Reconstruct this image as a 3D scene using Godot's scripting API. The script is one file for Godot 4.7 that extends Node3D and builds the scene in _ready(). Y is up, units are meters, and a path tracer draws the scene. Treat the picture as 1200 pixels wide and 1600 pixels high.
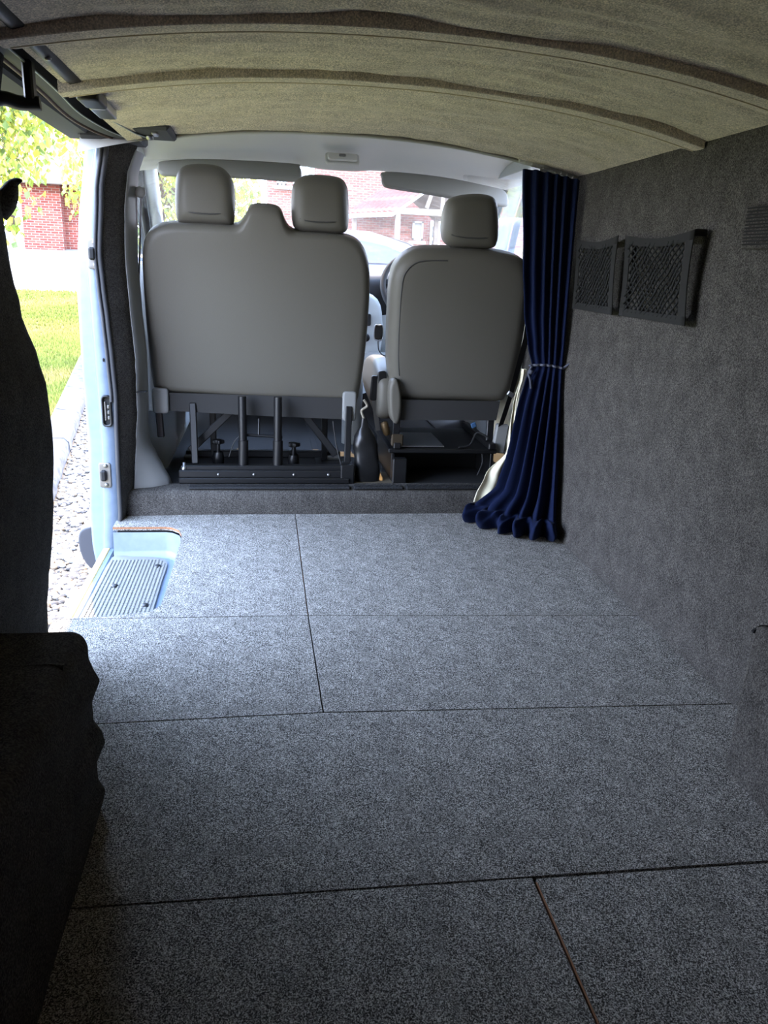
extends Node3D

var M := {}
var used := {}
var rng := RandomNumberGenerator.new()

# ---------------------------------------------------------------- naming helpers
func numbered(called: String) -> String:
	if not used.has(called):
		used[called] = 0
		return called
	used[called] += 1
	return "%s_%03d" % [called, used[called]]

func tag(o: Node, label: String, category: String, group := "", kind := ""):
	o.set_meta("label", label)
	o.set_meta("category", category)
	if group: o.set_meta("group", group)
	if kind: o.set_meta("kind", kind)
	return o

func thing(called: String, label: String, category: String, at := Vector3.ZERO, group := "", kind := "") -> Node3D:
	var o := Node3D.new()
	o.name = numbered(called)
	add_child(o)
	o.position = at
	tag(o, label, category, group, kind)
	return o

# ---------------------------------------------------------------- mesh helpers
func start() -> SurfaceTool:
	var s := SurfaceTool.new()
	s.begin(Mesh.PRIMITIVE_TRIANGLES)
	s.set_smooth_group(-1)
	return s

func finish(s: SurfaceTool, called: String, m: Material, parent: Node = null) -> MeshInstance3D:
	s.generate_normals()
	s.index()
	var o := MeshInstance3D.new()
	o.mesh = s.commit()
	o.material_override = m
	if parent == null:
		o.name = numbered(called)
		add_child(o)
	else:
		o.name = called
		parent.add_child(o, true)
	return o

func quad(s: SurfaceTool, a: Vector3, b: Vector3, c: Vector3, d: Vector3):
	for p in [a, b, c, a, c, d]: s.add_vertex(p)

func tri(s: SurfaceTool, a: Vector3, b: Vector3, c: Vector3):
	s.add_vertex(a); s.add_vertex(b); s.add_vertex(c)

# box with chamfered edges, c = centre
func box(s: SurfaceTool, c: Vector3, size: Vector3, bev := 0.0, b := Basis.IDENTITY):
	s.set_smooth_group(-1)
	var h := size * 0.5
	var e: float = min(bev, min(h.x, min(h.y, h.z)) * 0.95)
	if e <= 0.0:
		var p := []
		for i in 8:
			p.append(c + b * Vector3(h.x * (1 if i & 1 else -1), h.y * (1 if i & 2 else -1), h.z * (1 if i & 4 else -1)))
		quad(s, p[0], p[1], p[3], p[2]); quad(s, p[5], p[4], p[6], p[7])
		quad(s, p[4], p[0], p[2], p[6]); quad(s, p[1], p[5], p[7], p[3])
		quad(s, p[2], p[3], p[7], p[6]); quad(s, p[4], p[5], p[1], p[0])
		return
	var v := {}
	for i in 8:
		var sg := Vector3(1 if i & 1 else -1, 1 if i & 2 else -1, 1 if i & 4 else -1)
		for a in 3:
			var q := Vector3(sg.x * (h.x - e), sg.y * (h.y - e), sg.z * (h.z - e))
			q[a] = sg[a] * h[a]
			v[[i, a]] = c + b * q
	for a in 3:
		var u: int = 1 << ((a + 1) % 3)
		var w: int = 1 << ((a + 2) % 3)
		var g: int = 1 << a
		face(s, c, [v[[0, a]], v[[u, a]], v[[u | w, a]], v[[w, a]]])
		face(s, c, [v[[g, a]], v[[g | u, a]], v[[g | u | w, a]], v[[g | w, a]]])
		var a1: int = (a + 1) % 3
		var a2: int = (a + 2) % 3
		for k in 4:
			var i0: int = (u if k & 1 else 0) | (w if k & 2 else 0)
			face(s, c, [v[[i0, a1]], v[[i0 | g, a1]], v[[i0 | g, a2]], v[[i0, a2]]])
	for i in 8: face(s, c, [v[[i, 0]], v[[i, 1]], v[[i, 2]]])

# a convex face turned away from centre c (front faces run clockwise)
func face(s: SurfaceTool, c: Vector3, p: Array):
	var n: Vector3 = (p[1] - p[0]).cross(p[2] - p[0])
	if n.dot(p[0] - c) > 0: p.reverse()
	for k in range(1, p.size() - 1): tri(s, p[0], p[k], p[k + 1])

func span(a: Vector3, b: Vector3) -> Array: return [(a + b) * 0.5, (b - a).abs()]

func bx(s: SurfaceTool, x0: float, x1: float, y0: float, y1: float, z0: float, z1: float, bev := 0.0):
	box(s, Vector3((x0 + x1) / 2, (y0 + y1) / 2, (z0 + z1) / 2), Vector3(abs(x1 - x0), abs(y1 - y0), abs(z1 - z0)), bev)

# bar of rectangular section from a to b
func bar(s: SurfaceTool, a: Vector3, b: Vector3, w: float, t: float, bev := 0.002, hint := Vector3.UP):
	var y := (b - a).normalized()
	if abs(y.dot(hint)) > 0.95: hint = Vector3(0, 0, 1)
	var x := y.cross(hint).normalized()
	var z := x.cross(y).normalized()
	box(s, (a + b) * 0.5, Vector3(w, a.distance_to(b), t), bev, Basis(x, y, z))

func tube(s: SurfaceTool, pts: Array, r, sides := 8, closed := false):
	s.set_smooth_group(1)
	var n := pts.size()
	var rings := []
	var side := Vector3.ZERO
	for i in n:
		var pa: Vector3 = pts[(i - 1 + n) % n] if closed or i > 0 else pts[i]
		var pb: Vector3 = pts[(i + 1) % n] if closed or i < n - 1 else pts[i]
		var d := (pb - pa).normalized()
		if side == Vector3.ZERO:
			side = d.cross(Vector3.UP if abs(d.y) < 0.9 else Vector3.RIGHT).normalized()
		side = (side - d * side.dot(d)).normalized()
		var up := d.cross(side)
		var rr: float = r[i] if r is Array else r
		var ring := []
		for k in sides:
			var a := TAU * k / sides
			ring.append(pts[i] + (side * cos(a) + up * sin(a)) * rr)
		rings.append(ring)
	var m := n if closed else n - 1
	for i in m:
		var p: Array = rings[i]
		var q: Array = rings[(i + 1) % n]
		for k in sides:
			var l := (k + 1) % sides
			quad(s, p[k], q[k], q[l], p[l])
	if not closed:
		s.set_smooth_group(-1)
		for k in range(1, sides - 1):
			tri(s, rings[0][0], rings[0][k], rings[0][k + 1])
			tri(s, rings[n - 1][0], rings[n - 1][k + 1], rings[n - 1][k])

# surface through rows of points
func loft(s: SurfaceTool, rows: Array, close_u := false, group := 1):
	s.set_smooth_group(group)
	for i in rows.size() - 1:
		var p: Array = rows[i]
		var q: Array = rows[i + 1]
		var m := p.size() if close_u else p.size() - 1
		for k in m:
			var l := (k + 1) % p.size()
			quad(s, p[k], p[l], q[l], q[k])

func smooth2(o: Array, n := 4) -> PackedVector2Array:
	var out := PackedVector2Array()
	var c := o.size()
	for i in c:
		var p0: Vector2 = o[(i - 1 + c) % c]
		var p1: Vector2 = o[i]
		var p2: Vector2 = o[(i + 1) % c]
		var p3: Vector2 = o[(i + 2) % c]
		for k in n: out.append(p1.cubic_interpolate(p2, p0, p3, float(k) / n))
	return out

func flat2(a: Array) -> Array:
	var o := []
	for i in a.size() / 2: o.append(Vector2(a[2 * i], a[2 * i + 1]))
	return o

func rounded(w: float, h: float, r: float, n := 5, c := Vector2.ZERO) -> PackedVector2Array:
	var o := PackedVector2Array()
	for q in [[1, 1, 0.0], [-1, 1, PI / 2], [-1, -1, PI], [1, -1, PI * 1.5]]:
		for k in n + 1:
			var a: float = q[2] + PI / 2 * k / n
			o.append(c + Vector2(q[0] * (w / 2 - r), q[1] * (h / 2 - r)) + Vector2(cos(a), sin(a)) * r)
	return o

func inset(o: PackedVector2Array, d: float) -> PackedVector2Array:
	var out := PackedVector2Array()
	var c := o.size()
	var area := 0.0
	for i in c: area += o[i].cross(o[(i + 1) % c])
	var sgn := 1.0 if area > 0.0 else -1.0
	for i in c:
		var e := (o[(i + 1) % c] - o[(i - 1 + c) % c]).normalized()
		out.append(o[i] + Vector2(-e.y, e.x) * d * sgn)
	return out

func dome(p: Vector2, lo: Vector2, hi: Vector2) -> float:
	var q := (p - (lo + hi) * 0.5) / ((hi - lo) * 0.5)
	return (1.0 - minf(q.x * q.x, 1.0)) * (1.0 - minf(q.y * q.y, 1.0))

# cushion-like solid: outline in xy of xf, back face at z 0, front at -depth, edges rounded by r
func pillow(s: SurfaceTool, o: PackedVector2Array, depth: float, r: float, xf: Transform3D, bulge := 0.0, steps := 5):
	var rows := []
	var lo := o[0]
	var hi := o[0]
	for p in o:
		lo = lo.min(p)
		hi = hi.max(p)
	var mid := (lo + hi) * 0.5
	var half := (hi - lo) * 0.5
	for side in 2:
		var part := []
		for k in [0.005, 0.25, 0.55, 0.82]:
			var ring := []
			for p in o:
				var pp: Vector2 = mid + (p - mid) * (Vector2.ONE - Vector2(r, r) / half) * k
				var b := bulge * dome(pp, lo, hi)
				ring.append(xf * Vector3(pp.x, pp.y, b if side == 0 else -depth - b))
			part.append(ring)
		for k in steps + 1:
			var a := PI / 2 * k / steps
			var d := r * (1.0 - sin(a))
			var ring := []
			for p in o:
				var pp: Vector2 = mid + (p - mid) * (Vector2.ONE - Vector2(d, d) / half)
				var z := -r * (1.0 - cos(a)) + bulge * dome(pp, lo, hi)
				ring.append(xf * Vector3(pp.x, pp.y, z if side == 0 else -depth - z))
			part.append(ring)
		if side == 1: part.reverse()
		rows.append_array(part)
	loft(s, rows, true)

func extrude(s: SurfaceTool, o: PackedVector2Array, depth: float, xf: Transform3D):
	s.set_smooth_group(-1)
	var idx := Geometry2D.triangulate_polygon(o)
	for z in [0.0, -depth]:
		for k in idx.size() / 3:
			var a := xf * Vector3(o[idx[3 * k]].x, o[idx[3 * k]].y, z)
			var b := xf * Vector3(o[idx[3 * k + 1]].x, o[idx[3 * k + 1]].y, z)
			var c := xf * Vector3(o[idx[3 * k + 2]].x, o[idx[3 * k + 2]].y, z)
			var want := xf.basis.z * (1.0 if z == 0.0 else -1.0)
			if (b - a).cross(c - a).dot(want) > 0: tri(s, a, c, b)
			else: tri(s, a, b, c)
	var cw := Geometry2D.is_polygon_clockwise(o)
	for i in o.size():
		var p: Vector2 = o[i]
		var q: Vector2 = o[(i + 1) % o.size()]
		var a := xf * Vector3(p.x, p.y, 0)
		var b := xf * Vector3(q.x, q.y, 0)
		var c := xf * Vector3(q.x, q.y, -depth)
		var d := xf * Vector3(p.x, p.y, -depth)
		if cw: quad(s, a, d, c, b)
		else: quad(s, a, b, c, d)

func lathe(s: SurfaceTool, prof: Array, xf: Transform3D, n := 16):
	var rows := []
	for p in prof:
		var ring := []
		for k in n:
			var a := TAU * k / n
			ring.append(xf * Vector3(cos(a) * p.x, p.y, sin(a) * p.x))
		rows.append(ring)
	loft(s, rows, true)

func table(a: Array, t: float) -> float:   # piecewise linear look-up [t0, v0, t1, v1 ...]
	if t <= a[0]: return a[1]
	for i in range(2, a.size(), 2):
		if t <= a[i]:
			var f: float = (t - a[i - 2]) / (a[i] - a[i - 2])
			f = f * f * (3.0 - 2.0 * f) * 0.5 + f * 0.5
			return lerp(float(a[i - 1]), float(a[i + 1]), f)
	return a[a.size() - 1]

func along(pts: Array, n := 5) -> Array:   # smooth 3D path
	var out := []
	for i in pts.size() - 1:
		var p0: Vector3 = pts[max(i - 1, 0)]
		var p3: Vector3 = pts[min(i + 2, pts.size() - 1)]
		for k in n: out.append(pts[i].cubic_interpolate(pts[i + 1], p0, p3, float(k) / n))
	out.append(pts[pts.size() - 1])
	return out

# ---------------------------------------------------------------- materials
func mat(c: Color, rough := 0.8, metal := 0.0, spec := 0.5) -> StandardMaterial3D:
	var m := StandardMaterial3D.new()
	m.albedo_color = c
	m.roughness = rough
	m.metallic = metal
	m.metallic_specular = spec
	return m

func tri_map(m: StandardMaterial3D, albedo: Texture2D, scale: Vector3, normal: Texture2D = null, strength := 1.0):
	m.uv1_triplanar = true
	m.uv1_world_triplanar = true
	m.uv1_scale = scale
	if albedo: m.albedo_texture = albedo
	if normal:
		m.normal_enabled = true
		m.normal_texture = normal
		m.normal_scale = strength
	return m

func noise(freq: float, oct := 1, sd := 1, kind := FastNoiseLite.TYPE_SIMPLEX_SMOOTH) -> FastNoiseLite:
	var n := FastNoiseLite.new()
	n.noise_type = kind
	n.frequency = freq
	n.seed = sd
	n.fractal_type = FastNoiseLite.FRACTAL_FBM if oct > 1 else FastNoiseLite.FRACTAL_NONE
	n.fractal_octaves = oct
	return n

# looped-pile carpet: flecks, rows and faint worn patches. Returns [albedo, normal]
func carpet(size: int, rows: int, lo: float, hi: float, row_depth: float, sd: int) -> Array:
	var fine: PackedByteArray = noise(0.30, 1, sd, FastNoiseLite.TYPE_VALUE).get_seamless_image(size, size).get_data()
	var fine2: PackedByteArray = noise(0.14, 2, sd + 5).get_seamless_image(size, size).get_data()
	var broad: PackedByteArray = noise(0.006, 3, sd + 9).get_seamless_image(size, size).get_data()
	var col := PackedByteArray()
	var hgt := PackedByteArray()
	col.resize(size * size * 3)
	hgt.resize(size * size)
	var i := 0
	for y in size:
		var row := sin(TAU * y * rows / size)
		for x in size:
			var f: float = fine[i] / 255.0
			var g: float = fine2[i] / 255.0
			var v := clampf(f * 0.62 + g * 0.38, 0.0, 1.0)
			v = clampf((v - 0.5) * 1.9 + 0.5, 0.0, 1.0)
			var b: float = (broad[i] / 255.0 - 0.5) * 0.10
			var t: float = lerp(lo, hi, v) + b + row * row_depth * 0.35
			var q := int(clampf(t, 0.0, 1.0) * 255.0)
			col[i * 3] = q
			col[i * 3 + 1] = q
			col[i * 3 + 2] = q
			hgt[i] = int(clampf(v * 0.7 + 0.15 + row * row_depth, 0.0, 1.0) * 255.0)
			i += 1
	var ci := Image.create_from_data(size, size, false, Image.FORMAT_RGB8, col)
	var hi_ := Image.create_from_data(size, size, false, Image.FORMAT_L8, hgt)
	hi_.convert(Image.FORMAT_RGB8)
	hi_.bump_map_to_normal_map(1.6)
	return [ImageTexture.create_from_image(ci), ImageTexture.create_from_image(hi_)]

func grain(size: int, freq: float, oct: int, a: Color, b: Color, sd: int, bump := 0.0, kind := FastNoiseLite.TYPE_SIMPLEX_SMOOTH) -> Array:
	var d: PackedByteArray = noise(freq, oct, sd, kind).get_seamless_image(size, size).get_data()
	var col := PackedByteArray()
	col.resize(size * size * 3)
	for i in size * size:
		var c := a.lerp(b, d[i] / 255.0)
		col[i * 3] = int(c.r * 255); col[i * 3 + 1] = int(c.g * 255); col[i * 3 + 2] = int(c.b * 255)
	var out := [ImageTexture.create_from_image(Image.create_from_data(size, size, false, Image.FORMAT_RGB8, col)), null]
	if bump > 0.0:
		var im := Image.create_from_data(size, size, false, Image.FORMAT_L8, d)
		im.convert(Image.FORMAT_RGB8)
		im.bump_map_to_normal_map(bump)
		out[1] = ImageTexture.create_from_image(im)
	return out

func brickwork(a: Color, b: Color, mortar: Color, sd: int) -> ImageTexture:
	var r := RandomNumberGenerator.new()
	r.seed = sd
	var w := 512
	var im := Image.create(w, w, false, Image.FORMAT_RGB8)
	im.fill(mortar)
	for y in 16:
		for x in 8:
			var c := a.lerp(b, r.randf()) * r.randf_range(0.85, 1.1)
			var x0 := x * 64 + (32 if y % 2 else 0)
			for p in [x0, x0 - w]: im.fill_rect(Rect2i(p + 3, y * 32 + 3, 58, 26), c)
	return ImageTexture.create_from_image(im)

# thin dust on the windscreen with the arcs that the wipers left in it
func wiped_dust() -> ImageTexture:
	var w := 512
	var im := Image.create(w, w, false, Image.FORMAT_RGBA8)
	var a := noise(0.02, 3, 90)
	var b := noise(0.35, 1, 91)
	for y in w:
		for x in w:
			var r := Vector2(x - 150.0, (y - 620.0) * 0.75).length()
			var q := Vector2(x - 420.0, (y - 640.0) * 0.75).length()
			var arcs := maxf(0.0, b.get_noise_1d(r * 1.2)) + maxf(0.0, b.get_noise_1d(q * 1.2 + 900.0))
			var t := clampf(0.06 + 0.03 * a.get_noise_2d(x, y) + 0.09 * arcs * (0.6 + a.get_noise_2d(x * 0.7 + 300.0, y * 0.7)), 0.0, 0.6)
			im.set_pixel(x, y, Color(0.86, 0.83, 0.79, t))
	return ImageTexture.create_from_image(im)

func make_materials():
	var fc := carpet(1024, 110, 0.20, 0.84, 0.09, 3)
	var wc := carpet(1024, 1, 0.32, 0.64, 0.0, 21)
	M.floor_carpet = tri_map(mat(Color(0.91, 0.885, 0.845), 1.0, 0, 0.2), fc[0], Vector3.ONE * 2.2, fc[1], 0.6)
	M.wall_carpet = tri_map(mat(Color(0.585, 0.565, 0.54), 1.0, 0, 0.2), wc[0], Vector3.ONE * 1.7, wc[1], 0.6)
	var lc := carpet(1024, 1, 0.66, 1.0, 0.0, 35)
	M.liner = tri_map(mat(Color(1.0, 0.94, 0.85), 1.0, 0, 0.2), lc[0], Vector3.ONE * 1.7, wc[1], 0.4)
	M.liner_seam = mat(Color(0.86, 0.80, 0.68), 1.0)
	M.ply = mat(Color(0.52, 0.35, 0.23), 0.8)
	M.dark_gap = mat(Color(0.05, 0.05, 0.055), 1.0)
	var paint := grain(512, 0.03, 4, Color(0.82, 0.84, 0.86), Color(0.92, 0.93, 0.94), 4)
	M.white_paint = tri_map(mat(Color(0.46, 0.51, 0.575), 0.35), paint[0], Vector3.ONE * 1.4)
	M.seal = mat(Color(0.20, 0.20, 0.21), 0.7)
	M.rubber = mat(Color(0.07, 0.07, 0.075), 0.75)
	M.tread = mat(Color(0.44, 0.435, 0.415), 0.6)
	M.black = mat(Color(0.045, 0.045, 0.05), 0.45)
	M.black_soft = mat(Color(0.06, 0.06, 0.065), 0.8)
	M.steel = mat(Color(0.62, 0.62, 0.62), 0.35, 0.9)
	M.dull_steel = mat(Color(0.50, 0.49, 0.47), 0.5, 0.8)
	var vin := grain(512, 0.12, 3, Color(0.93, 0.93, 0.93), Color(1, 1, 1), 8, 2.0)
	M.vinyl = tri_map(mat(Color(0.385, 0.37, 0.335), 0.52, 0, 0.45), vin[0], Vector3.ONE * 5.0, vin[1], 0.25)
	M.vinyl_dark = mat(Color(0.16, 0.155, 0.15), 0.8)
	M.piping = mat(Color(0.24, 0.235, 0.225), 0.6)
	M.grey_plastic = mat(Color(0.50, 0.50, 0.49), 0.6)
	M.pale_plastic = mat(Color(0.70, 0.72, 0.72), 0.55)
	M.headliner = mat(Color(0.76, 0.76, 0.74), 0.9)
	M.visor = mat(Color(0.50, 0.50, 0.485), 0.8)
	M.dash_dark = mat(Color(0.10, 0.105, 0.12), 0.7)
	M.lamp_lens = mat(Color(0.88, 0.88, 0.86), 0.3)
	var nav := grain(512, 0.09, 3, Color(0.82, 0.82, 0.82), Color(1, 1, 1), 12, 1.5)
	M.navy = tri_map(mat(Color(0.075, 0.11, 0.22), 0.95, 0, 0.2), nav[0], Vector3.ONE * 6.0, nav[1], 0.3)
	M.navy.rim_enabled = true
	M.navy.rim = 0.25
	M.navy.rim_tint = 0.6
	M.cream = mat(Color(0.88, 0.85, 0.74), 0.95)
	M.rope = mat(Color(0.30, 0.31, 0.36), 0.8)
	M.webbing = mat(Color(0.075, 0.07, 0.066), 0.95)
	M.net = mat(Color(0.05, 0.05, 0.05), 0.9)
	M.body_blue = mat(Color(0.07, 0.13, 0.26), 0.25)
	M.body_blue.clearcoat_enabled = true
	M.glass = mat(Color(0.85, 0.9, 0.92, 0.06), 0.03)
	M.glass.transparency = BaseMaterial3D.TRANSPARENCY_ALPHA
	M.dust = mat(Color(1, 1, 1), 1.0, 0.0, 0.0)
	M.dust.transparency = BaseMaterial3D.TRANSPARENCY_ALPHA
	M.dust.albedo_texture = wiped_dust()
	M.dust.backlight_enabled = true
	M.dust.backlight = Color(0.9, 0.88, 0.85)
	M.tinted = mat(Color(0.14, 0.19, 0.21), 0.06)
	var gr := grain(512, 0.05, 4, Color(0.30, 0.275, 0.24), Color(0.44, 0.40, 0.35), 31, 3.0)
	M.gravel_bed = tri_map(mat(Color(0.9, 0.9, 0.9), 1.0), gr[0], Vector3.ONE * 1.2, gr[1], 1.0)
	M.stone_chip = mat(Color(1, 1, 1), 0.9)
	M.stone_chip.vertex_color_use_as_albedo = true
	var lw := grain(512, 0.03, 4, Color(0.28, 0.31, 0.09), Color(0.45, 0.42, 0.17), 41)
	M.lawn = tri_map(mat(Color(1, 1, 1), 1.0), lw[0], Vector3.ONE * 0.35)
	M.blade = mat(Color(1, 1, 1), 0.8)
	M.blade.vertex_color_use_as_albedo = true
	M.blade.backlight_enabled = true
	M.blade.backlight = Color(0.7, 0.7, 0.7)
	M.leaf = mat(Color(1, 1, 1), 0.7)
	M.leaf.vertex_color_use_as_albedo = true
	M.leaf.backlight_enabled = true
	M.leaf.backlight = Color(0.9, 0.9, 0.9)
	var dr := grain(512, 0.04, 4, Color(0.38, 0.36, 0.33), Color(0.50, 0.47, 0.43), 44)
	M.drive = tri_map(mat(Color(1, 1, 1), 1.0), dr[0], Vector3.ONE * 0.4)
	var kb := grain(256, 0.03, 4, Color(0.22, 0.215, 0.22), Color(0.42, 0.41, 0.41), 45, 3.0)
	M.kerb = tri_map(mat(Color(1, 1, 1), 1.0), kb[0], Vector3.ONE * 1.5, kb[1], 1.0)
	M.brick = tri_map(mat(Color(1, 1, 1), 0.95), brickwork(Color(0.44, 0.20, 0.16), Color(0.55, 0.28, 0.22), Color(0.52, 0.46, 0.42), 5), Vector3(1 / 1.5, 1 / 0.95, 1 / 1.5))
	M.tile = mat(Color(0.42, 0.20, 0.17), 0.9)
	M.tile_b = mat(Color(0.50, 0.26, 0.21), 0.9)
	M.timber = mat(Color(0.46, 0.42, 0.38), 0.9)
	M.frame_white = mat(Color(0.80, 0.80, 0.78), 0.6)
	M.pane = mat(Color(0.20, 0.27, 0.30), 0.08)
	M.bark = mat(Color(0.26, 0.20, 0.15), 1.0)

# ---------------------------------------------------------------- the scene
func _ready():
	rng.seed = 7
	# camera
	var cam := Camera3D.new()
	add_child(cam)
	cam.name = "camera"
	cam.fov = rad_to_deg(2.0 * atan(800.0 / 1230.0))
	cam.near = 0.02
	cam.far = 300.0
	cam.transform = Transform3D(Basis(Vector3(0.98906643, 0.0400758, 0.14192088), Vector3(0.00426744, 0.95418572, -0.29918455), Vector3(-0.14740893, 0.29651903, 0.94358204)), Vector3(0, 0.95, 0))
	cam.current = true
	# sky
	var env := Environment.new()
	var sky := Sky.new()
	var sm := ProceduralSkyMaterial.new()
	sm.sky_top_color = Color(0.66, 0.77, 0.95)
	sm.sky_horizon_color = Color(0.93, 0.95, 1.0)
	sm.sky_curve = 0.25
	sm.ground_bottom_color = Color(0.3, 0.28, 0.25)
	sm.ground_horizon_color = Color(0.6, 0.6, 0.6)
	sm.sky_energy_multiplier = 4.5
	sm.ground_energy_multiplier = 1.0
	sky.sky_material = sm
	env.background_mode = Environment.BG_SKY
	env.sky = sky
	env.tonemap_mode = Environment.TONE_MAPPER_LINEAR
	env.tonemap_exposure = 0.75
	env.sdfgi_enabled = true
	env.ssao_enabled = true
	env.ssil_enabled = true
	var we := WorldEnvironment.new()
	we.environment = env
	add_child(we)
	# sun: ahead of the van and a little to its left
	var sun := DirectionalLight3D.new()
	sun.name = "sun"
	add_child(sun)
	var to_sun := Vector3(-0.09, 0.85, -0.52).normalized()
	sun.basis = Basis.looking_at(-to_sun)
	sun.light_energy = 7.5
	sun.light_color = Color(1.0, 0.86, 0.66)
	sun.light_angular_distance = 0.6
	sun.shadow_enabled = true

	make_materials()
	print("materials")
	build_shell()
	build_ceiling()
	build_left_side()
	build_rear()
	build_cab()
	print("shell")
	build_bench()
	build_driver_seat()
	build_between_seats()
	build_curtain()
	build_wall_pockets()
	build_arches()
	build_rail()
	print("inside")
	build_ground()
	build_house()
	build_shed()
	build_car()
	build_trees()
	print("done")
	for o in find_children("*", "GeometryInstance3D", true, false):
		o.cast_shadow = GeometryInstance3D.SHADOW_CASTING_SETTING_ON

const W := 1.085      # inner face of the right-hand wall
func roof_y(x: float) -> float:
	return 1.374 - 0.092 * pow(abs((x - 0.27) / 0.82), 2.2)

# ---------------------------------------------------------------- floor and right wall
func build_shell():
	var f := thing("floor", "grey carpeted load floor made of separate carpeted boards", "floor", Vector3.ZERO, "", "structure")
	var flat := Transform3D(Basis(Vector3(1, 0, 0), Vector3(0, 0, 1), Vector3(0, 1, 0)), Vector3.ZERO)   # 2D (x, z), depth downwards
	var notch := [Vector2(-0.56, -2.856), Vector2(-0.37, -2.854), Vector2(-0.345, -2.845), Vector2(-0.318, -2.814), Vector2(-0.303, -2.76), Vector2(-0.30, -2.70), Vector2(-0.30, -2.45), Vector2(-0.30, -2.20), Vector2(-0.302, -2.14), Vector2(-0.325, -2.097), Vector2(-0.416, -2.076), Vector2(-0.575, -2.063)]
	var p1: Array = [Vector2(-0.56, -3.0), Vector2(0.110, -3.0), Vector2(0.113, -2.0495), Vector2(-0.20, -2.056), Vector2(-0.575, -2.0625)]
	var back := notch.duplicate()
	back.reverse()
	p1.append_array(back.slice(1))
	var panels := [
		p1,
		[Vector2(0.1135, -3.0), Vector2(W, -3.0), Vector2(W, -1.9945), Vector2(0.1165, -2.0495)],
		[Vector2(-0.575, -2.0595), Vector2(0.113, -2.0465), Vector2(0.121, -1.54), Vector2(-0.56, -1.529)],
		[Vector2(0.1165, -2.0465), Vector2(W, -1.9915), Vector2(W, -1.503), Vector2(0.1245, -1.54)],
		[Vector2(-0.56, -1.525), Vector2(0.1225, -1.536), Vector2(W, -1.499), Vector2(W, -1.006), Vector2(0.431, -1.013), Vector2(-0.56, -1.022)],
		[Vector2(-0.56, -1.0175), Vector2(0.4295, -1.0085), Vector2(0.433, 0.12), Vector2(-0.56, 0.12)],
		[Vector2(0.436, -1.0065), Vector2(W, -0.999), Vector2(W, 0.12), Vector2(0.4395, 0.12)]]
	for p in panels:
		var s := start()
		var o := PackedVector2Array(p)
		extrude(s, o, 0.014, flat)
		finish(s, "floor_panel", M.floor_carpet, f)
	var s := start()
	bx(s, -0.295, W, -0.06, -0.0145, -3.0, 0.12)
	bx(s, -0.62, -0.30, -0.06, -0.0145, -2.06, 0.12)
	bx(s, -0.545, -0.30, -0.06, -0.0145, -3.0, -2.862)
	finish(s, "subfloor", M.dark_gap, f)
	# bare plywood edges that show in two of the joints and round the step well
	s = start()
	bx(s, 0.4335, 0.4362, -0.0145, -0.0012, -1.0, 0.12)
	finish(s, "plywood_edge", M.ply, f)
	s = start()
	bx(s, 0.1133, 0.1150, -0.0145, -0.004, -2.9, -2.06)
	finish(s, "plywood_edge", M.ply, f)
	s = start()
	var rim := PackedVector2Array(notch)
	var rows := [[], []]
	for k in range(0, 6):
		rows[0].append(Vector3(notch[k].x - (0.0015 if k > 1 else 0.0), -0.001, notch[k].y + 0.0015))
		rows[1].append(Vector3(notch[k].x - (0.0015 if k > 1 else 0.0), -0.0085, notch[k].y + 0.0015))
	loft(s, rows)
	finish(s, "plywood_edge", M.ply, f)
	# carpeted riser up to the cab floor
	s = start()
	var prof := [Vector2(-3.002, -0.01), Vector2(-3.004, 0.05), Vector2(-3.008, 0.078), Vector2(-3.018, 0.092), Vector2(-3.035, 0.097), Vector2(-3.11, 0.098)]
	rows = []
	for p in prof:
		var row := []
		for k in 21:
			var x := -0.555 + (W + 0.555) * k / 20.0
			var bow: float = 0.018 * pow(clampf((0.1 - x) / 0.65, 0, 1), 2.0)
			row.append(Vector3(x, p.y, p.x + bow))
		rows.append(row)
	loft(s, rows)
	finish(s, "step_riser", M.wall_carpet, f)

	# cab floor
	var c := thing("cab_floor", "black rubber floor of the cab under the seats", "floor", Vector3.ZERO, "", "structure")
	s = start()
	bx(s, -0.60, 1.18, 0.03, 0.094, -4.75, -3.05)
	finish(s, "rubber_floor", M.black_soft, c)
	for k in 5:
		s = start()
		bx(s, -0.5 + k * 0.36, -0.47 + k * 0.36, 0.094, 0.098, -4.7, -3.3, 0.001)
		finish(s, "floor_rib", M.black_soft, c)
	# worn tan patch between the seats
	s = start()
	bx(s, 0.30, 0.56, 0.094, 0.0975, -3.30, -3.11, 0.001)
	finish(s, "bare_floor_patch", mat(Color(0.30, 0.26, 0.19), 0.9), c)
	for e in [[-0.30, 0.33, "black ribbed rubber strip on the step below the double seat"], [0.345, 0.545, "short ribbed rubber strip on the step between the seats"], [0.56, 1.04, "ribbed rubber strip on the step below the driver seat"]]:
		var t := thing("tread_strip", e[2], "tread strip", Vector3(0, 0.098, -3.03), "rubber strips on the cab step")
		s = start()
		bx(s, e[0], e[1], -0.002, 0.008, -0.03, 0.016, 0.003)
		finish(s, "strip", M.rubber, t)
		s = start()
		var n := int((e[1] - e[0]) / 0.012)
		for k in n:
			for j in 4:
				box(s, Vector3(e[0] + 0.006 + 0.012 * k + (0.006 if j % 2 else 0.0), 0.0085 if j < 3 else 0.003, -0.02 + 0.012 * j if j < 3 else 0.0165), Vector3(0.006, 0.003, 0.005), 0.001)
		finish(s, "knobbles", M.rubber, t).set_meta("kind", "stuff")

	# right wall, carpeted; slightly uneven
	var w := thing("wall_right", "grey carpeted side wall of the load bay", "wall", Vector3.ZERO, "", "structure")
	s = start()
	var nz := noise(1.3, 2, 77)
	rows = []
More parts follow.
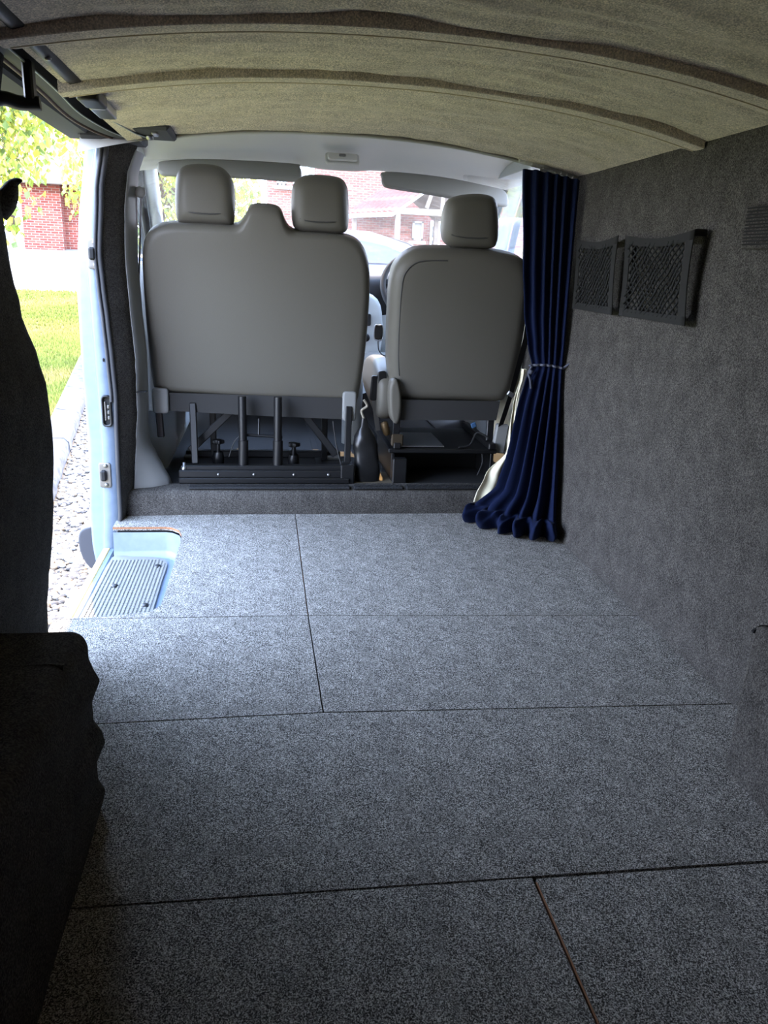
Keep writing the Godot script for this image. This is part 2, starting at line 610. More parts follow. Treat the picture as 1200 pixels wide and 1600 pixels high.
	for j in 26:
		var y := -0.015 + 1.345 * j / 25.0
		var row := []
		for k in 50:
			var z := 0.12 - 3.22 * k / 49.0
			var d := 0.006 * nz.get_noise_2d(z * 1.0, y * 1.4)
			d += 0.010 * exp(-pow((y - 0.55) / 0.16, 2.0)) - 0.004
			row.append(Vector3(W - min(d, 0.008) * (0.0 if y < 0.03 else 1.0), y, z))
		rows.append(row)
	loft(s, rows)
	finish(s, "carpet_panel", M.wall_carpet, w)
	s = start()
	bx(s, W + 0.03, W + 0.11, -0.10, 1.42, -3.1, 0.14)
	finish(s, "body_panel", M.white_paint, w)
	# far end of the load bay beside the driver: pillar
	s = start()
	bx(s, W - 0.015, W + 0.10, 0.0, 1.36, -3.25, -3.1, 0.01)
	finish(s, "pillar", M.wall_carpet, w)

# ---------------------------------------------------------------- ceiling
func build_ceiling():
	var c := thing("ceiling", "domed ceiling lined with pale grey carpet over roof bows", "ceiling", Vector3.ZERO, "", "structure")
	var nz := noise(1.0, 3, 15)
	var s := start()
	var rows := []
	var bows := [-2.03, -1.6, -1.02, -0.45]
	var zz := []
	for k in 230: zz.append(0.12 - 3.0 * k / 229.0)
	for z in zz:
		var row := []
		for j in 61:
			var x := -0.44 + (W + 0.012 + 0.44) * j / 60.0
			var y := roof_y(x)
			y += (0.011 * nz.get_noise_2d(x * 1.6, z * 8.0) + 0.006 * nz.get_noise_2d(x * 3.2 + 50.0, z * 22.0)) * smoothstep(-0.42, -0.25, x) * smoothstep(W, W - 0.12, x)
			# slack cloth between the bows
			row.append(Vector3(x, y, z))
		rows.append(row)
	loft(s, rows)
	finish(s, "cloth_lining", M.liner, c)
	# the bows stand proud under the cloth: square towards the rear, faired towards the front
	for b in bows:
		s = start()
		rows = []
		var prof := [Vector2(-0.003, -0.018), Vector2(-0.02, -0.0185), Vector2(-0.04, -0.018), Vector2(-0.055, -0.0165), Vector2(-0.075, -0.0125), Vector2(-0.10, -0.007), Vector2(-0.13, -0.001), Vector2(-0.16, 0.008)]
		var rear := []
		for j in 61:
			var x := -0.45 + (W + 0.45) * j / 60.0
			var row := []
			var wob := 0.006 * nz.get_noise_2d(x * 1.5, b * 9.0)
			for p in prof: row.append(Vector3(x, roof_y(x) + p.y, b + p.x + 0.02 + wob))
			rows.append(row)
			rear.append([Vector3(x, roof_y(x) + 0.008, b + 0.02 + wob), Vector3(x, roof_y(x) - 0.015, b + 0.02 + wob), Vector3(x, roof_y(x) - 0.018, b + 0.017 + wob)])
		loft(s, rear, false, 2)
		loft(s, rows)
		finish(s, "roof_bow", M.liner, c)
		s = start()
		var path := []
		for j in 41:
			var x := -0.44 + (W + 0.44) * j / 40.0
			path.append(Vector3(x, roof_y(x) - 0.0165, b - 0.038 + 0.006 * nz.get_noise_2d(x * 1.5, b * 9.0)))
		tube(s, path, 0.002, 6)
		finish(s, "cloth_seam", M.liner_seam, c)
	# outer roof skin
	s = start()
	rows = []
	for z in [0.14, -1.0, -2.0, -3.0, -3.7, -4.0]:
		var row := []
		for j in 31:
			var x := -0.68 + 1.9 * j / 30.0
			var front: float = clampf((-3.6 - z) / 0.4, 0.0, 1.0)
			row.append(Vector3(x, 1.53 - 0.10 * pow(abs((x - 0.27) / 0.95), 3.0) - 0.035 * front, z))
		rows.append(row)
	loft(s, rows)
	finish(s, "roof_skin", M.white_paint, c)

# ---------------------------------------------------------------- left side of the van
func build_left_side():
	# carpeted quarter panel behind the sliding-door opening
	var w := thing("wall_left", "dark carpeted panel behind the open side door", "wall", Vector3.ZERO, "", "structure")
	var edge := [-0.1, -0.53, 0.10, -0.522, 0.42, -0.482, 0.55, -0.472, 0.67, -0.476, 0.74, -0.492, 0.83, -0.516, 0.95, -0.532, 1.15, -0.535, 1.34, -0.50]
	var nz := noise(2.0, 2, 5)
	var s := start()
	var rows := []
	for j in 40:
		var y := -0.02 + 1.36 * j / 39.0
		var x := table(edge, y)
		var zf := -1.85 + 0.004 * nz.get_noise_1d(y * 8.0) * 2.0
		var row := [Vector3(-0.645, y, zf + 0.03), Vector3(-0.60, y, zf + 0.012), Vector3(x - 0.03, y, zf), Vector3(x - 0.012, y, zf + 0.006), Vector3(x - 0.003, y, zf + 0.02), Vector3(x, y, zf + 0.045)]
		for k in 10:
			var z := zf + 0.10 + 1.87 * k / 9.0
			var back: float = clampf((z - zf) / 1.9, 0.0, 1.0)
			row.append(Vector3(lerp(x, -0.53, back * 0.5) + 0.006 * nz.get_noise_2d(y * 3.0, z * 3.0), y, z))
		rows.append(row)
	loft(s, rows)
	finish(s, "carpet_panel", M.wall_carpet, w)
	s = start()
	tube(s, along([Vector3(-0.555, 1.035, -1.845), Vector3(-0.532, 1.055, -1.85), Vector3(-0.515, 1.085, -1.85), Vector3(-0.498, 1.092, -1.85)], 4), [0.03, 0.03, 0.028, 0.026, 0.023, 0.02, 0.017, 0.014, 0.011, 0.008, 0.006, 0.004, 0.002], 8)
	finish(s, "cloth_tab", M.wall_carpet, w)
	s = start()
	bx(s, -0.70, -0.646, -0.25, 1.43, -1.82, 0.14)
	finish(s, "body_panel", M.white_paint, w)

	# door jamb at the front of the opening
	var t := thing("trim_1", "pale painted door jamb with striker plates and latch", "door jamb", Vector3.ZERO, "", "structure")
	var xo := [-0.26, -0.63, -0.10, -0.648, 0.03, -0.648, 0.18, -0.638, 0.30, -0.633, 0.42, -0.637, 0.55, -0.639, 0.73, -0.637, 0.90, -0.631, 1.05, -0.616, 1.23, -0.589, 1.34, -0.566, 1.40, -0.55]
	var xi := [-0.26, -0.58, -0.12, -0.57, 0.03, -0.549, 0.18, -0.548, 0.33, -0.545, 0.47, -0.541, 0.60, -0.546, 0.74, -0.553, 0.84, -0.560, 0.95, -0.565, 1.15, -0.548, 1.30, -0.522, 1.40, -0.512]
	var xc := [-0.02, -0.535, 0.03, -0.522, 0.13, -0.507, 0.26, -0.490, 0.40, -0.477, 0.6, -0.474, 0.78, -0.484, 0.95, -0.490, 1.10, -0.484, 1.22, -0.468, 1.32, -0.430, 1.40, -0.42]
	s = start()
	rows = []
	for j in 45:
		var y := -0.26 + 1.66 * j / 44.0
		var a := table(xo, y)
		var b := table(xi, y)
		var m: float = lerp(a, b, 0.42)
		rows.append([Vector3(a - 0.03, y, -3.05), Vector3(a - 0.012, y, -2.965), Vector3(a, y, -2.955), Vector3(m - 0.008, y, -2.955), Vector3(m - 0.003, y, -2.951), Vector3(m, y, -2.945), Vector3(m + 0.003, y, -2.936), Vector3(m + 0.008, y, -2.932), Vector3(b, y, -2.93), Vector3(b + 0.012, y, -2.97), Vector3(b + 0.012, y, -3.06)])
	loft(s, rows)
	finish(s, "jamb", M.white_paint, t)
	# ribbed rubber weather seal
	s = start()
	var path := []
	for j in 50:
		var y := -0.06 + 1.40 * j / 49.0
		path.append(Vector3(table(xi, y) + 0.006, y, -2.928))
	tube(s, path, 0.0085, 8)
	finish(s, "weather_seal", M.seal, t)
	s = start()
	path = []
	for j in 30:
		var y := 0.45 + 0.86 * j / 29.0
		path.append(Vector3(table(xi, y) - 0.008, y, -2.922))
	tube(s, path, 0.006, 6)
	finish(s, "weather_seal", M.seal, t)
	for yy in [[0.955, -0.578, 0.10], [0.177, -0.589, 0.095]]:
		var pl := finish(plate(Vector3(yy[1], yy[0], -2.9285), 0.042, yy[2]), "striker_plate", M.dull_steel, t)
		for d in [-0.036, 0.036]:
			s = start()
			lathe(s, [Vector2(0.0, 0.006), Vector2(0.007, 0.006), Vector2(0.008, 0.0)], Transform3D(Basis(Vector3(1, 0, 0), PI / 2), Vector3(yy[1] + 0.004, yy[0] + d, -2.926)), 8)
			finish(s, "bolt", M.dull_steel, pl)
		s = start()
		box(s, Vector3(yy[1] - 0.004, yy[0], -2.919), Vector3(0.022, 0.042, 0.016), 0.006)
		finish(s, "bumper", M.black_soft, pl)
	# latch opening
	s = start()
	var o := rounded(0.036, 0.116, 0.014, 4)
	var inn := rounded(0.022, 0.100, 0.009, 4)
	rows = [[], [], [], []]
	for k in o.size():
		rows[0].append(Vector3(-0.568 + o[k].x, 0.416 + o[k].y, -2.93))
		rows[1].append(Vector3(-0.568 + o[k].x * 0.95, 0.416 + o[k].y * 0.98, -2.920))
		rows[2].append(Vector3(-0.568 + inn[k].x, 0.416 + inn[k].y, -2.920))
		rows[3].append(Vector3(-0.568 + inn[k].x, 0.416 + inn[k].y, -2.938))
	loft(s, rows, true)
	var lt := finish(s, "latch_surround", M.black, t)
	s = start()
	bx(s, -0.580, -0.556, 0.365, 0.467, -2.932, -2.9285)
	finish(s, "latch_back", M.black_soft, lt)
	s = start()
	for k in 3: bx(s, -0.566, -0.558, 0.385 + 0.02 * k, 0.398 + 0.02 * k, -2.93, -2.922, 0.002)
	bx(s, -0.577, -0.570, 0.38, 0.45, -2.93, -2.924, 0.002)
	finish(s, "latch_contacts", M.dull_steel, lt)
	s = start()
	bx(s, -0.572, -0.566, 0.592, 0.604, -2.935, -2.925, 0.002)
	finish(s, "door_switch", M.black, t)

	# carpet on the pillar and its plastic cover
	var b := thing("trim_2", "dark carpet strip wrapped over the pillar beside the door jamb", "pillar trim", Vector3.ZERO, "", "structure")
	s = start()
	rows = []
	for j in 50:
		var y := -0.02 + 1.36 * j / 49.0
		var a := table(xi, y) + 0.014
		var c: float = max(table(xc, y), a + 0.004)
		var wv := 0.003 * nz.get_noise_1d(y * 12.0)
		rows.append([Vector3(a, y, -2.935), Vector3(lerp(a, c, 0.3), y, -2.958), Vector3(lerp(a, c, 0.7) + wv, y, -2.995), Vector3(c + wv, y, -3.025), Vector3(c - 0.002, y, -3.05)])
	loft(s, rows)
	finish(s, "carpet_strip", M.wall_carpet, b)
	var g := thing("trim_3", "grey plastic pillar cover behind the double seat", "pillar trim", Vector3.ZERO, "", "structure")
	s = start()
	var wd := [0.09, 0.135, 0.12, 0.125, 0.16, 0.10, 0.20, 0.075, 0.26, 0.042, 0.34, 0.03, 0.6, 0.03, 0.9, 0.03, 1.1, 0.03, 1.2, 0.022, 1.3, 0.015]
	rows = []
	for j in 50:
		var y := 0.098 + 1.20 * j / 49.0
		var c := table(xc, y) - 0.004
		if y < 0.26: c = lerp(-0.505, -0.492, (y - 0.098) / 0.162)
		var d := table(wd, y)
		rows.append([Vector3(c, y, -3.028), Vector3(c + 0.003, y, -3.022), Vector3(c + 0.006, y, -3.024), Vector3(c + d * 0.5, y, -3.045), Vector3(c + d * 0.9, y, -3.085), Vector3(c + d, y, -3.11), Vector3(c + d * 0.9, y, -3.16)])
	loft(s, rows)
	finish(s, "cover", M.grey_plastic, g)
	s = start()
	bx(s, -0.478, -0.44, 0.470, 0.474, -3.05, -3.015, 0.001)
	finish(s, "join_line", M.black_soft, g)
	# belt guide on the pillar
	var bg := thing("seat_belt", "dark seat belt with guide loop on the passenger pillar", "seat belt", Vector3(-0.44, 1.17, -3.10))
	s = start()
	lathe(s, [Vector2(0, 0.012), Vector2(0.014, 0.012), Vector2(0.019, 0.006), Vector2(0.019, -0.012), Vector2(0, -0.014)], Transform3D(Basis(Vector3(1, 0, 0), PI / 2), Vector3(0, 0, 0)), 14)
	finish(s, "guide", M.grey_plastic, bg)
	s = start()
	loft(s, [[Vector3(-0.002, 0.0, -0.02), Vector3(-0.002, 0.0, -0.065)], [Vector3(-0.026, -0.3, -0.03), Vector3(-0.026, -0.3, -0.075)], [Vector3(-0.032, -0.62, -0.07), Vector3(-0.032, -0.62, -0.115)], [Vector3(-0.036, -0.92, -0.09), Vector3(-0.036, -0.92, -0.135)]])
	finish(s, "webbing", M.black_soft, bg)

	# painted step well with its tread plate
	var sw := thing("step_well", "white painted step well in the floor by the side door", "step", Vector3.ZERO, "", "structure")
	s = start()
	var top := [Vector2(-0.56, -2.856), Vector2(-0.37, -2.854), Vector2(-0.345, -2.845), Vector2(-0.318, -2.814), Vector2(-0.303, -2.76), Vector2(-0.30, -2.70), Vector2(-0.30, -2.45), Vector2(-0.30, -2.20), Vector2(-0.302, -2.14), Vector2(-0.325, -2.097), Vector2(-0.416, -2.076), Vector2(-0.575, -2.063)]
	var low := [Vector2(-0.56, -2.845), Vector2(-0.375, -2.843), Vector2(-0.352, -2.835), Vector2(-0.328, -2.805), Vector2(-0.314, -2.755), Vector2(-0.312, -2.70), Vector2(-0.312, -2.45), Vector2(-0.312, -2.20), Vector2(-0.314, -2.15), Vector2(-0.335, -2.11), Vector2(-0.42, -2.09), Vector2(-0.575, -2.08)]
	rows = [[], [], [], []]
	for k in top.size():
		rows[0].append(Vector3(top[k].x, -0.022, top[k].y))
		rows[1].append(Vector3(lerp(top[k].x, low[k].x, 0.75), -0.09, lerp(top[k].y, low[k].y, 0.75)))
		rows[2].append(Vector3(low[k].x, -0.112, low[k].y))
		rows[3].append(Vector3(low[k].x - 0.012, -0.1185, lerp(low[k].y, -2.45, 0.03)))
	loft(s, rows)
	finish(s, "well_wall", M.white_paint, sw)
	s = start()
	bx(s, -0.60, -0.305, -0.135, -0.117, -2.85, -2.06)
	bx(s, -0.612, -0.568, -0.20, -0.112, -2.95, -1.84, 0.006)
	finish(s, "well_floor", M.white_paint, sw)
	s = start()
	bx(s, -0.6135, -0.588, -0.115, -0.1085, -2.93, -1.86, 0.003)
	finish(s, "sill_strip", mat(Color(0.74, 0.66, 0.42), 0.6), sw)
	s = start()
	bx(s, -0.62, -0.56, -0.30, -0.02, -2.06, -1.84, 0.01)
	bx(s, -0.62, -0.56, -0.30, -0.135, -2.95, -1.84, 0.01)
	finish(s, "sill_panel", M.white_paint, sw)
	var tp := thing("tread_plate", "grey knobbled plastic tread plate screwed into the step", "tread plate", Vector3(0, -0.117, 0))
	s = start()
	var po := smooth2([Vector2(-0.562, -2.832), Vector2(-0.50, -2.835), Vector2(-0.42, -2.828), Vector2(-0.385, -2.81), Vector2(-0.362, -2.775), Vector2(-0.357, -2.72), Vector2(-0.358, -2.6), Vector2(-0.357, -2.45), Vector2(-0.357, -2.30), Vector2(-0.370, -2.22), Vector2(-0.42, -2.16), Vector2(-0.50, -2.13), Vector2(-0.562, -2.13), Vector2(-0.566, -2.45)], 3)
	var flat := Transform3D(Basis(Vector3(1, 0, 0), Vector3(0, 0, 1), Vector3(0, 1, 0)), Vector3(0, 0.008, 0))
	extrude(s, po, 0.0085, flat)
	finish(s, "plate", M.tread, tp)
	s = start()
	for i in 16:
		for k in 50:
			var p := Vector2(-0.556 + 0.0125 * i, -2.79 + 0.0125 * k)
			if Geometry2D.is_point_in_polygon(p + Vector2(0.010, 0), po) and Geometry2D.is_point_in_polygon(p - Vector2(0.008, 0), po) and Geometry2D.is_point_in_polygon(p + Vector2(0.008, -0.012), po):
				box(s, Vector3(p.x, 0.0095, p.y), Vector3(0.0075, 0.005, 0.0075), 0.0016)
	finish(s, "knobbles", M.tread, tp).set_meta("kind", "stuff")
	for p in [Vector2(-0.506, -2.547), Vector2(-0.388, -2.725), Vector2(-0.384, -2.384)]:
		s = start()
		lathe(s, [Vector2(0.0, 0.0155), Vector2(0.008, 0.0155), Vector2(0.0115, 0.0135), Vector2(0.0115, 0.008)], Transform3D(Basis.IDENTITY, Vector3(p.x, 0, p.y)), 12)
		finish(s, "screw_cap", M.black, tp)
	# moulding on the outside below the jamb
	var mf := thing("sill_moulding", "dark grey plastic moulding on the body below the door jamb", "moulding", Vector3(-0.692, -0.15, -3.06))
	s = start()
	pillow(s, smooth2([Vector2(-0.004, 0.08), Vector2(-0.034, 0.062), Vector2(-0.043, 0.02), Vector2(-0.034, -0.04), Vector2(-0.006, -0.09), Vector2(0.03, -0.10), Vector2(0.035, 0.0), Vector2(0.03, 0.075)], 3), 0.5, 0.008, Transform3D.IDENTITY)
	finish(s, "moulding", mat(Color(0.22, 0.22, 0.24), 0.7), mf)

func plate(c: Vector3, w: float, h: float) -> SurfaceTool:
	var s := start()
	pillow(s, rounded(w, h, 0.008, 3), 0.006, 0.002, Transform3D(Basis.IDENTITY, c + Vector3(0, 0, 0.003)), 0.0, 2)
	return s

# ---------------------------------------------------------------- cab
func cab_y(x: float) -> float:
	return -0.058 * pow(abs((x - 0.32) / 0.86), 2.2)

func build_cab():
	# moulded headliner above the windscreen
	var h := thing("trim_4", "pale grey moulded headliner over the windscreen", "headliner", Vector3.ZERO, "", "structure")
	var s := start()
	var prof := [Vector2(-2.875, 1.368), Vector2(-2.885, 1.375), Vector2(-2.95, 1.43), Vector2(-3.1, 1.462), Vector2(-3.6, 1.472), Vector2(-3.78, 1.458), Vector2(-3.88, 1.43), Vector2(-3.93, 1.405), Vector2(-3.955, 1.388), Vector2(-3.975, 1.384), Vector2(-4.0, 1.40), Vector2(-4.02, 1.46)]
	var rows := []
	for p in prof:
		var row := []
		for j in 61:
			var x := -0.60 + 1.80 * j / 60.0
			var dip := cab_y(x) * (1.0 if p.x < -3.0 else 0.0)
			if p.x > -3.0: dip = roof_y(x) - 1.374 if x < 1.1 else roof_y(1.1) - 1.374
			# recesses for the visors leave a proud tongue round the lamp
			var lamp: float = exp(-pow((x - 0.335) / 0.13, 4.0))
			var front: float = clampf((-p.x - 3.7) / 0.2, 0.0, 1.0)
			row.append(Vector3(x, p.y + dip - 0.018 * lamp * front, p.x + 0.06 * lamp * front))
		rows.append(row)
	loft(s, rows)
	finish(s, "headliner", M.headliner, h)
	s = start()
	var path := []
	for j in 50:
		var x := -0.30 + 1.37 * j / 49.0
		path.append(Vector3(x, roof_y(x) - 0.008, -2.882))
	tube(s, path, 0.0045, 6)
	finish(s, "edge_bead", M.headliner, h)

	# sun visors
	var v := thing("sun_visor", "folded grey sun visor above the double seat", "sun visor", Vector3.ZERO, "sun visors")
	s = start()
	var o := smooth2([Vector2(-0.465, 1.395), Vector2(-0.44, 1.425), Vector2(-0.2, 1.447), Vector2(0.12, 1.449), Vector2(0.155, 1.435), Vector2(0.16, 1.385), Vector2(0.14, 1.368), Vector2(-0.1, 1.372), Vector2(-0.40, 1.362), Vector2(-0.455, 1.370)], 4)
	pillow(s, o, 0.028, 0.012, Transform3D(Basis(Vector3(1, 0, 0), -0.35), Vector3(0, 0.02, -3.83 + 0.48)), 0.004)
	finish(s, "flap", M.visor, v)
	v.position = Vector3.ZERO
	var pv := [0.14, 1.372]
	s = start()
	tube(s, [Vector3(0.10, 1.366, -3.885), Vector3(0.125, 1.361, -3.885), Vector3(0.15, 1.366, -3.885)], 0.006, 6)
	finish(s, "clip", M.black, v)
	v = thing("sun_visor", "folded grey sun visor above the driver seat", "sun visor", Vector3.ZERO, "sun visors")
	s = start()
	o = smooth2([Vector2(0.525, 1.405), Vector2(0.545, 1.438), Vector2(0.8, 1.428), Vector2(1.05, 1.392), Vector2(1.105, 1.375), Vector2(1.12, 1.335), Vector2(1.10, 1.306), Vector2(0.95, 1.322), Vector2(0.7, 1.352), Vector2(0.56, 1.366), Vector2(0.53, 1.378)], 4)
	pillow(s, o, 0.028, 0.012, Transform3D(Basis(Vector3(1, 0, 0), -0.35), Vector3(0, 0.02, -3.83 + 0.48)), 0.004)
	finish(s, "flap", M.visor, v)
	s = start()
	tube(s, [Vector3(0.57, 1.364, -3.885), Vector3(0.595, 1.357, -3.885), Vector3(0.62, 1.360, -3.885)], 0.006, 6)
	finish(s, "clip", M.black, v)
	# dome lamp, switched off
	var l := thing("ceiling_lamp", "small pale rectangular cab lamp between the sun visors", "lamp", Vector3(0.335, 1.402, -3.75))
	var tilt := Transform3D(Basis(Vector3(1, 0, 0), -0.75), Vector3.ZERO)
	s = start()
	pillow(s, rounded(0.15, 0.062, 0.014, 4), 0.02, 0.006, tilt)
	finish(s, "surround", M.headliner, l)
	s = start()
	pillow(s, rounded(0.13, 0.042, 0.01, 4), 0.012, 0.004, tilt.translated_local(Vector3(0, 0, 0.008)))
	finish(s, "lens", M.lamp_lens, l)
	s = start()
	pillow(s, rounded(0.03, 0.012, 0.004, 3), 0.006, 0.002, tilt.translated_local(Vector3(0.0, 0.004, 0.013)))
	finish(s, "switch", M.dull_steel, l)

	# windscreen
	var w := thing("window_1", "sloping windscreen of the van", "windscreen", Vector3.ZERO, "", "structure")
	s = start()
	rows = []
	for k in 9:
		var t := k / 8.0
		var row := []
		for j in 21:
			var x := -0.60 + 1.85 * j / 20.0
			var c: float = pow(abs((x - 0.32) / 0.92), 2.0)
			row.append(Vector3(x, lerp(1.41, 0.86, t) + cab_y(x) * (1.0 - t), lerp(-4.0, -4.85, t) + 0.18 * c))
		rows.append(row)
	loft(s, rows)
	finish(s, "pane", M.glass, w)
	var fs := start()
	var lifted := []
	for k in rows.size():
		var row := []
		for p in rows[k]: row.append(p + Vector3(0, 0.002, -0.002))
		lifted.append(row)
	fs.set_smooth_group(1)
	for k in lifted.size() - 1:
		for j in 20:
			for q in [[0, 0], [0, 1], [1, 1], [0, 0], [1, 1], [1, 0]]:
				fs.set_uv(Vector2((j + q[1]) / 20.0, (k + q[0]) / 8.0))
				fs.add_vertex(lifted[k + q[0]][j + q[1]])
	finish(fs, "dust_film", M.dust, w)
	# A pillars
	for sd in [-1, 1]:
		var a := thing("trim_5" if sd < 0 else "trim_6", "grey trim on the windscreen pillar by the " + ("passenger window" if sd < 0 else "driver window"), "pillar trim", Vector3.ZERO, "", "structure")
		s = start()
		var p0 := Vector3(-0.525, 1.46, -3.92) if sd < 0 else Vector3(1.205, 1.40, -3.92)
		var p1 := Vector3(-0.552, 0.92, -4.55) if sd < 0 else Vector3(1.30, 0.92, -4.55)
		var mid := Vector3(-0.527, 1.25, -4.12) if sd < 0 else Vector3(1.215, 1.22, -4.12)
		var pp := along([p0 + Vector3(0, 0.04, 0.1), p0, mid, p1], 5)
		tube(s, pp, 0.034, 10)
		finish(s, "pillar_cover", M.pale_plastic, a)
		s = start()
		var q := []
		for p in pp: q.append(p + Vector3(-0.045 * (1 if sd < 0 else -1), -0.02, 0.03))
		tube(s, q, 0.018, 8)
		finish(s, "door_seal", M.rubber, a)
	# cab doors with their side windows
	for sd in [-1, 1]:
		var x: float = -0.60 if sd < 0 else 1.17
		var d := thing("door_1" if sd < 0 else "door_2", "closed cab door beside the " + ("double seat" if sd < 0 else "driver seat"), "door", Vector3.ZERO, "", "structure")
		s = start()
		bx(s, x, x + 0.07 * sd, -0.25, 0.93, -4.6, -3.05, 0.01)
		finish(s, "door_panel", M.grey_plastic, d)
		s = start()
		bar(s, Vector3(x + 0.02 * sd, 0.93, -3.10), Vector3(x - 0.03 * sd, 1.40, -3.12), 0.06, 0.05)
		finish(s, "window_frame", M.rubber, d)
		s = start()
		bar(s, Vector3(x - 0.03 * sd, 1.40, -3.10), Vector3(x - 0.03 * sd, 1.40, -3.95), 0.10, 0.06)
		finish(s, "roof_rail_cover", M.pale_plastic, d)
		s = start()
		bar(s, Vector3(x - 0.03 * sd, 1.40, -3.95), Vector3(x + 0.02 * sd, 0.93, -4.56), 0.05, 0.05)
		finish(s, "window_frame", M.rubber, d)
		s = start()
		extrude(s, PackedVector2Array([Vector2(3.1, 0.92), Vector2(4.55, 0.92), Vector2(3.95, 1.40), Vector2(3.1, 1.40)]), 0.004, Transform3D(Basis(Vector3(0, 0, -1), Vector3(-0.08 * sd, 1, 0).normalized(), Vector3(1, 0, 0)), Vector3(x + (0.085) * sd, 0, 0)))
		finish(s, "side_window_pane", M.glass, d)
		s = start()
		if sd < 0:
			# pale storage pocket standing off the door
			rows = []
			for k in 9:
				var y := 0.10 + 0.25 * k / 8.0
				var lean := 0.045 * smoothstep(0.0, 1.0, (y - 0.10) / 0.10)
				rows.append([Vector3(-0.585, y, -3.30), Vector3(-0.47 + lean, y, -3.315), Vector3(-0.425 + lean, y, -3.33), Vector3(-0.415 + lean, y, -3.36), Vector3(-0.415 + lean, y, -4.1)])
			loft(s, rows)
			finish(s, "door_pocket", M.pale_plastic, d)
		else:
			bx(s, x - 0.06, x + 0.01, 0.55, 0.62, -4.2, -3.3, 0.015)
			finish(s, "armrest", M.grey_plastic, d)
	# front end: bulkhead and bonnet
	var fb := thing("wall_front", "dark bulkhead below the windscreen", "wall", Vector3.ZERO, "", "structure")
	s = start()
	bx(s, -0.66, 1.24, -0.25, 0.86, -4.95, -4.80)
	finish(s, "bulkhead", M.dash_dark, fb)

	# dashboard
	var d := thing("dashboard", "dark topped dashboard with pale centre stack below the windscreen", "dashboard", Vector3(0.3, 0.1, -4.4))
	d.position = Vector3.ZERO
	s = start()
	rows = []
	for p in [Vector2(-4.79, 0.86), Vector2(-4.5, 0.905), Vector2(-4.28, 0.915), Vector2(-4.22, 0.90), Vector2(-4.20, 0.86), Vector2(-4.22, 0.80), Vector2(-4.25, 0.74), Vector2(-4.28, 0.70)]:
		var row := []
		for j in 31:
			var x := -0.595 + 1.76 * j / 30.0
			row.append(Vector3(x, p.y + 0.012 * exp(-pow((x - 0.80) / 0.2, 4.0)), p.x + 0.03 * exp(-pow((x - 0.40) / 0.22, 4.0))))
		rows.append(row)
	loft(s, rows)
	finish(s, "top_pad", M.dash_dark, d)
	s = start()
	rows = []
	for p in [Vector2(-4.27, 0.71), Vector2(-4.24, 0.68), Vector2(-4.25, 0.55), Vector2(-4.32, 0.42), Vector2(-4.5, 0.30), Vector2(-4.79, 0.28)]:
		rows.append([Vector3(-0.595, p.y, p.x), Vector3(0.2, p.y, p.x), Vector3(0.6, p.y, p.x), Vector3(1.165, p.y, p.x)])
	loft(s, rows)
	finish(s, "lower_panel", M.pale_plastic, d)
	s = start()
	var cs := smooth2([Vector2(0.30, 0.80), Vector2(0.44, 0.845), Vector2(0.57, 0.80), Vector2(0.60, 0.66), Vector2(0.585, 0.50), Vector2(0.56, 0.40), Vector2(0.32, 0.40), Vector2(0.285, 0.6)], 4)
	pillow(s, cs, 0.12, 0.02, Transform3D(Basis(Vector3(1, 0, 0), -0.12), Vector3(0, 0.0, -4.05)))
	finish(s, "centre_stack", M.pale_plastic, d)
	for k in 2:
		s = start()
		pillow(s, rounded(0.075, 0.055, 0.015, 4), 0.012, 0.004, Transform3D(Basis(Vector3(1, 0, 0), -0.12), Vector3(0.48 - 0.11 * k, 0.785, -4.135)))
		var vent := finish(s, "air_vent", M.black, d)
		for j in 4:
			s = start()
			box(s, Vector3(0.48 - 0.11 * k, 0.768 + 0.012 * j, -4.126), Vector3(0.062, 0.003, 0.008), 0.001)
			finish(s, "vent_slat", M.dash_dark, vent)
	s = start()
	pillow(s, rounded(0.19, 0.06, 0.008, 3), 0.012, 0.004, Transform3D(Basis(Vector3(1, 0, 0), -0.12), Vector3(0.44, 0.69, -4.123)))
	finish(s, "radio", M.black, d)
	for k in 3:
		s = start()
		lathe(s, [Vector2(0, 0.022), Vector2(0.018, 0.022), Vector2(0.021, 0.0)], Transform3D(Basis(Vector3(1, 0, 0), PI / 2), Vector3(0.38 + 0.065 * k, 0.60, -4.115)), 14)
		finish(s, "heater_knob", M.dash_dark, d)
	s = start()
	pillow(s, rounded(0.36, 0.10, 0.045, 6), 0.14, 0.02, Transform3D(Basis(Vector3(1, 0, 0), -0.2), Vector3(0.80, 0.895, -4.14)))
	finish(s, "instrument_hood", M.dash_dark, d)
	# gear lever housing
	s = start()
	rows = []
	for k in 6:
		var t := k / 5.0
		rows.append([Vector3(0.50 - 0.02 * t, lerp(0.52, 0.33, t), lerp(-4.12, -3.98, t)), Vector3(0.53, lerp(0.53, 0.35, t), lerp(-4.10, -3.95, t)), Vector3(0.64, lerp(0.53, 0.35, t), lerp(-4.10, -3.95, t)), Vector3(0.67 + 0.02 * t, lerp(0.52, 0.33, t), lerp(-4.14, -3.98, t)), Vector3(0.67, 0.30, -4.24), Vector3(0.50, 0.30, -4.24)])
	loft(s, rows, true)
	var gh := finish(s, "gear_housing", M.grey_plastic, d)
	s = start()
	pillow(s, rounded(0.075, 0.10, 0.02, 4), 0.008, 0.003, Transform3D(Basis(Vector3(1, 0, 0), -0.9), Vector3(0.60, 0.46, -4.02)))
	finish(s, "gear_plate", M.steel, gh)
	s = start()
	tube(s, [Vector3(0.60, 0.45, -4.03), Vector3(0.605, 0.53, -3.99), Vector3(0.61, 0.57, -3.975)], 0.009, 8)
	finish(s, "gear_stick", M.black, gh)
	s = start()
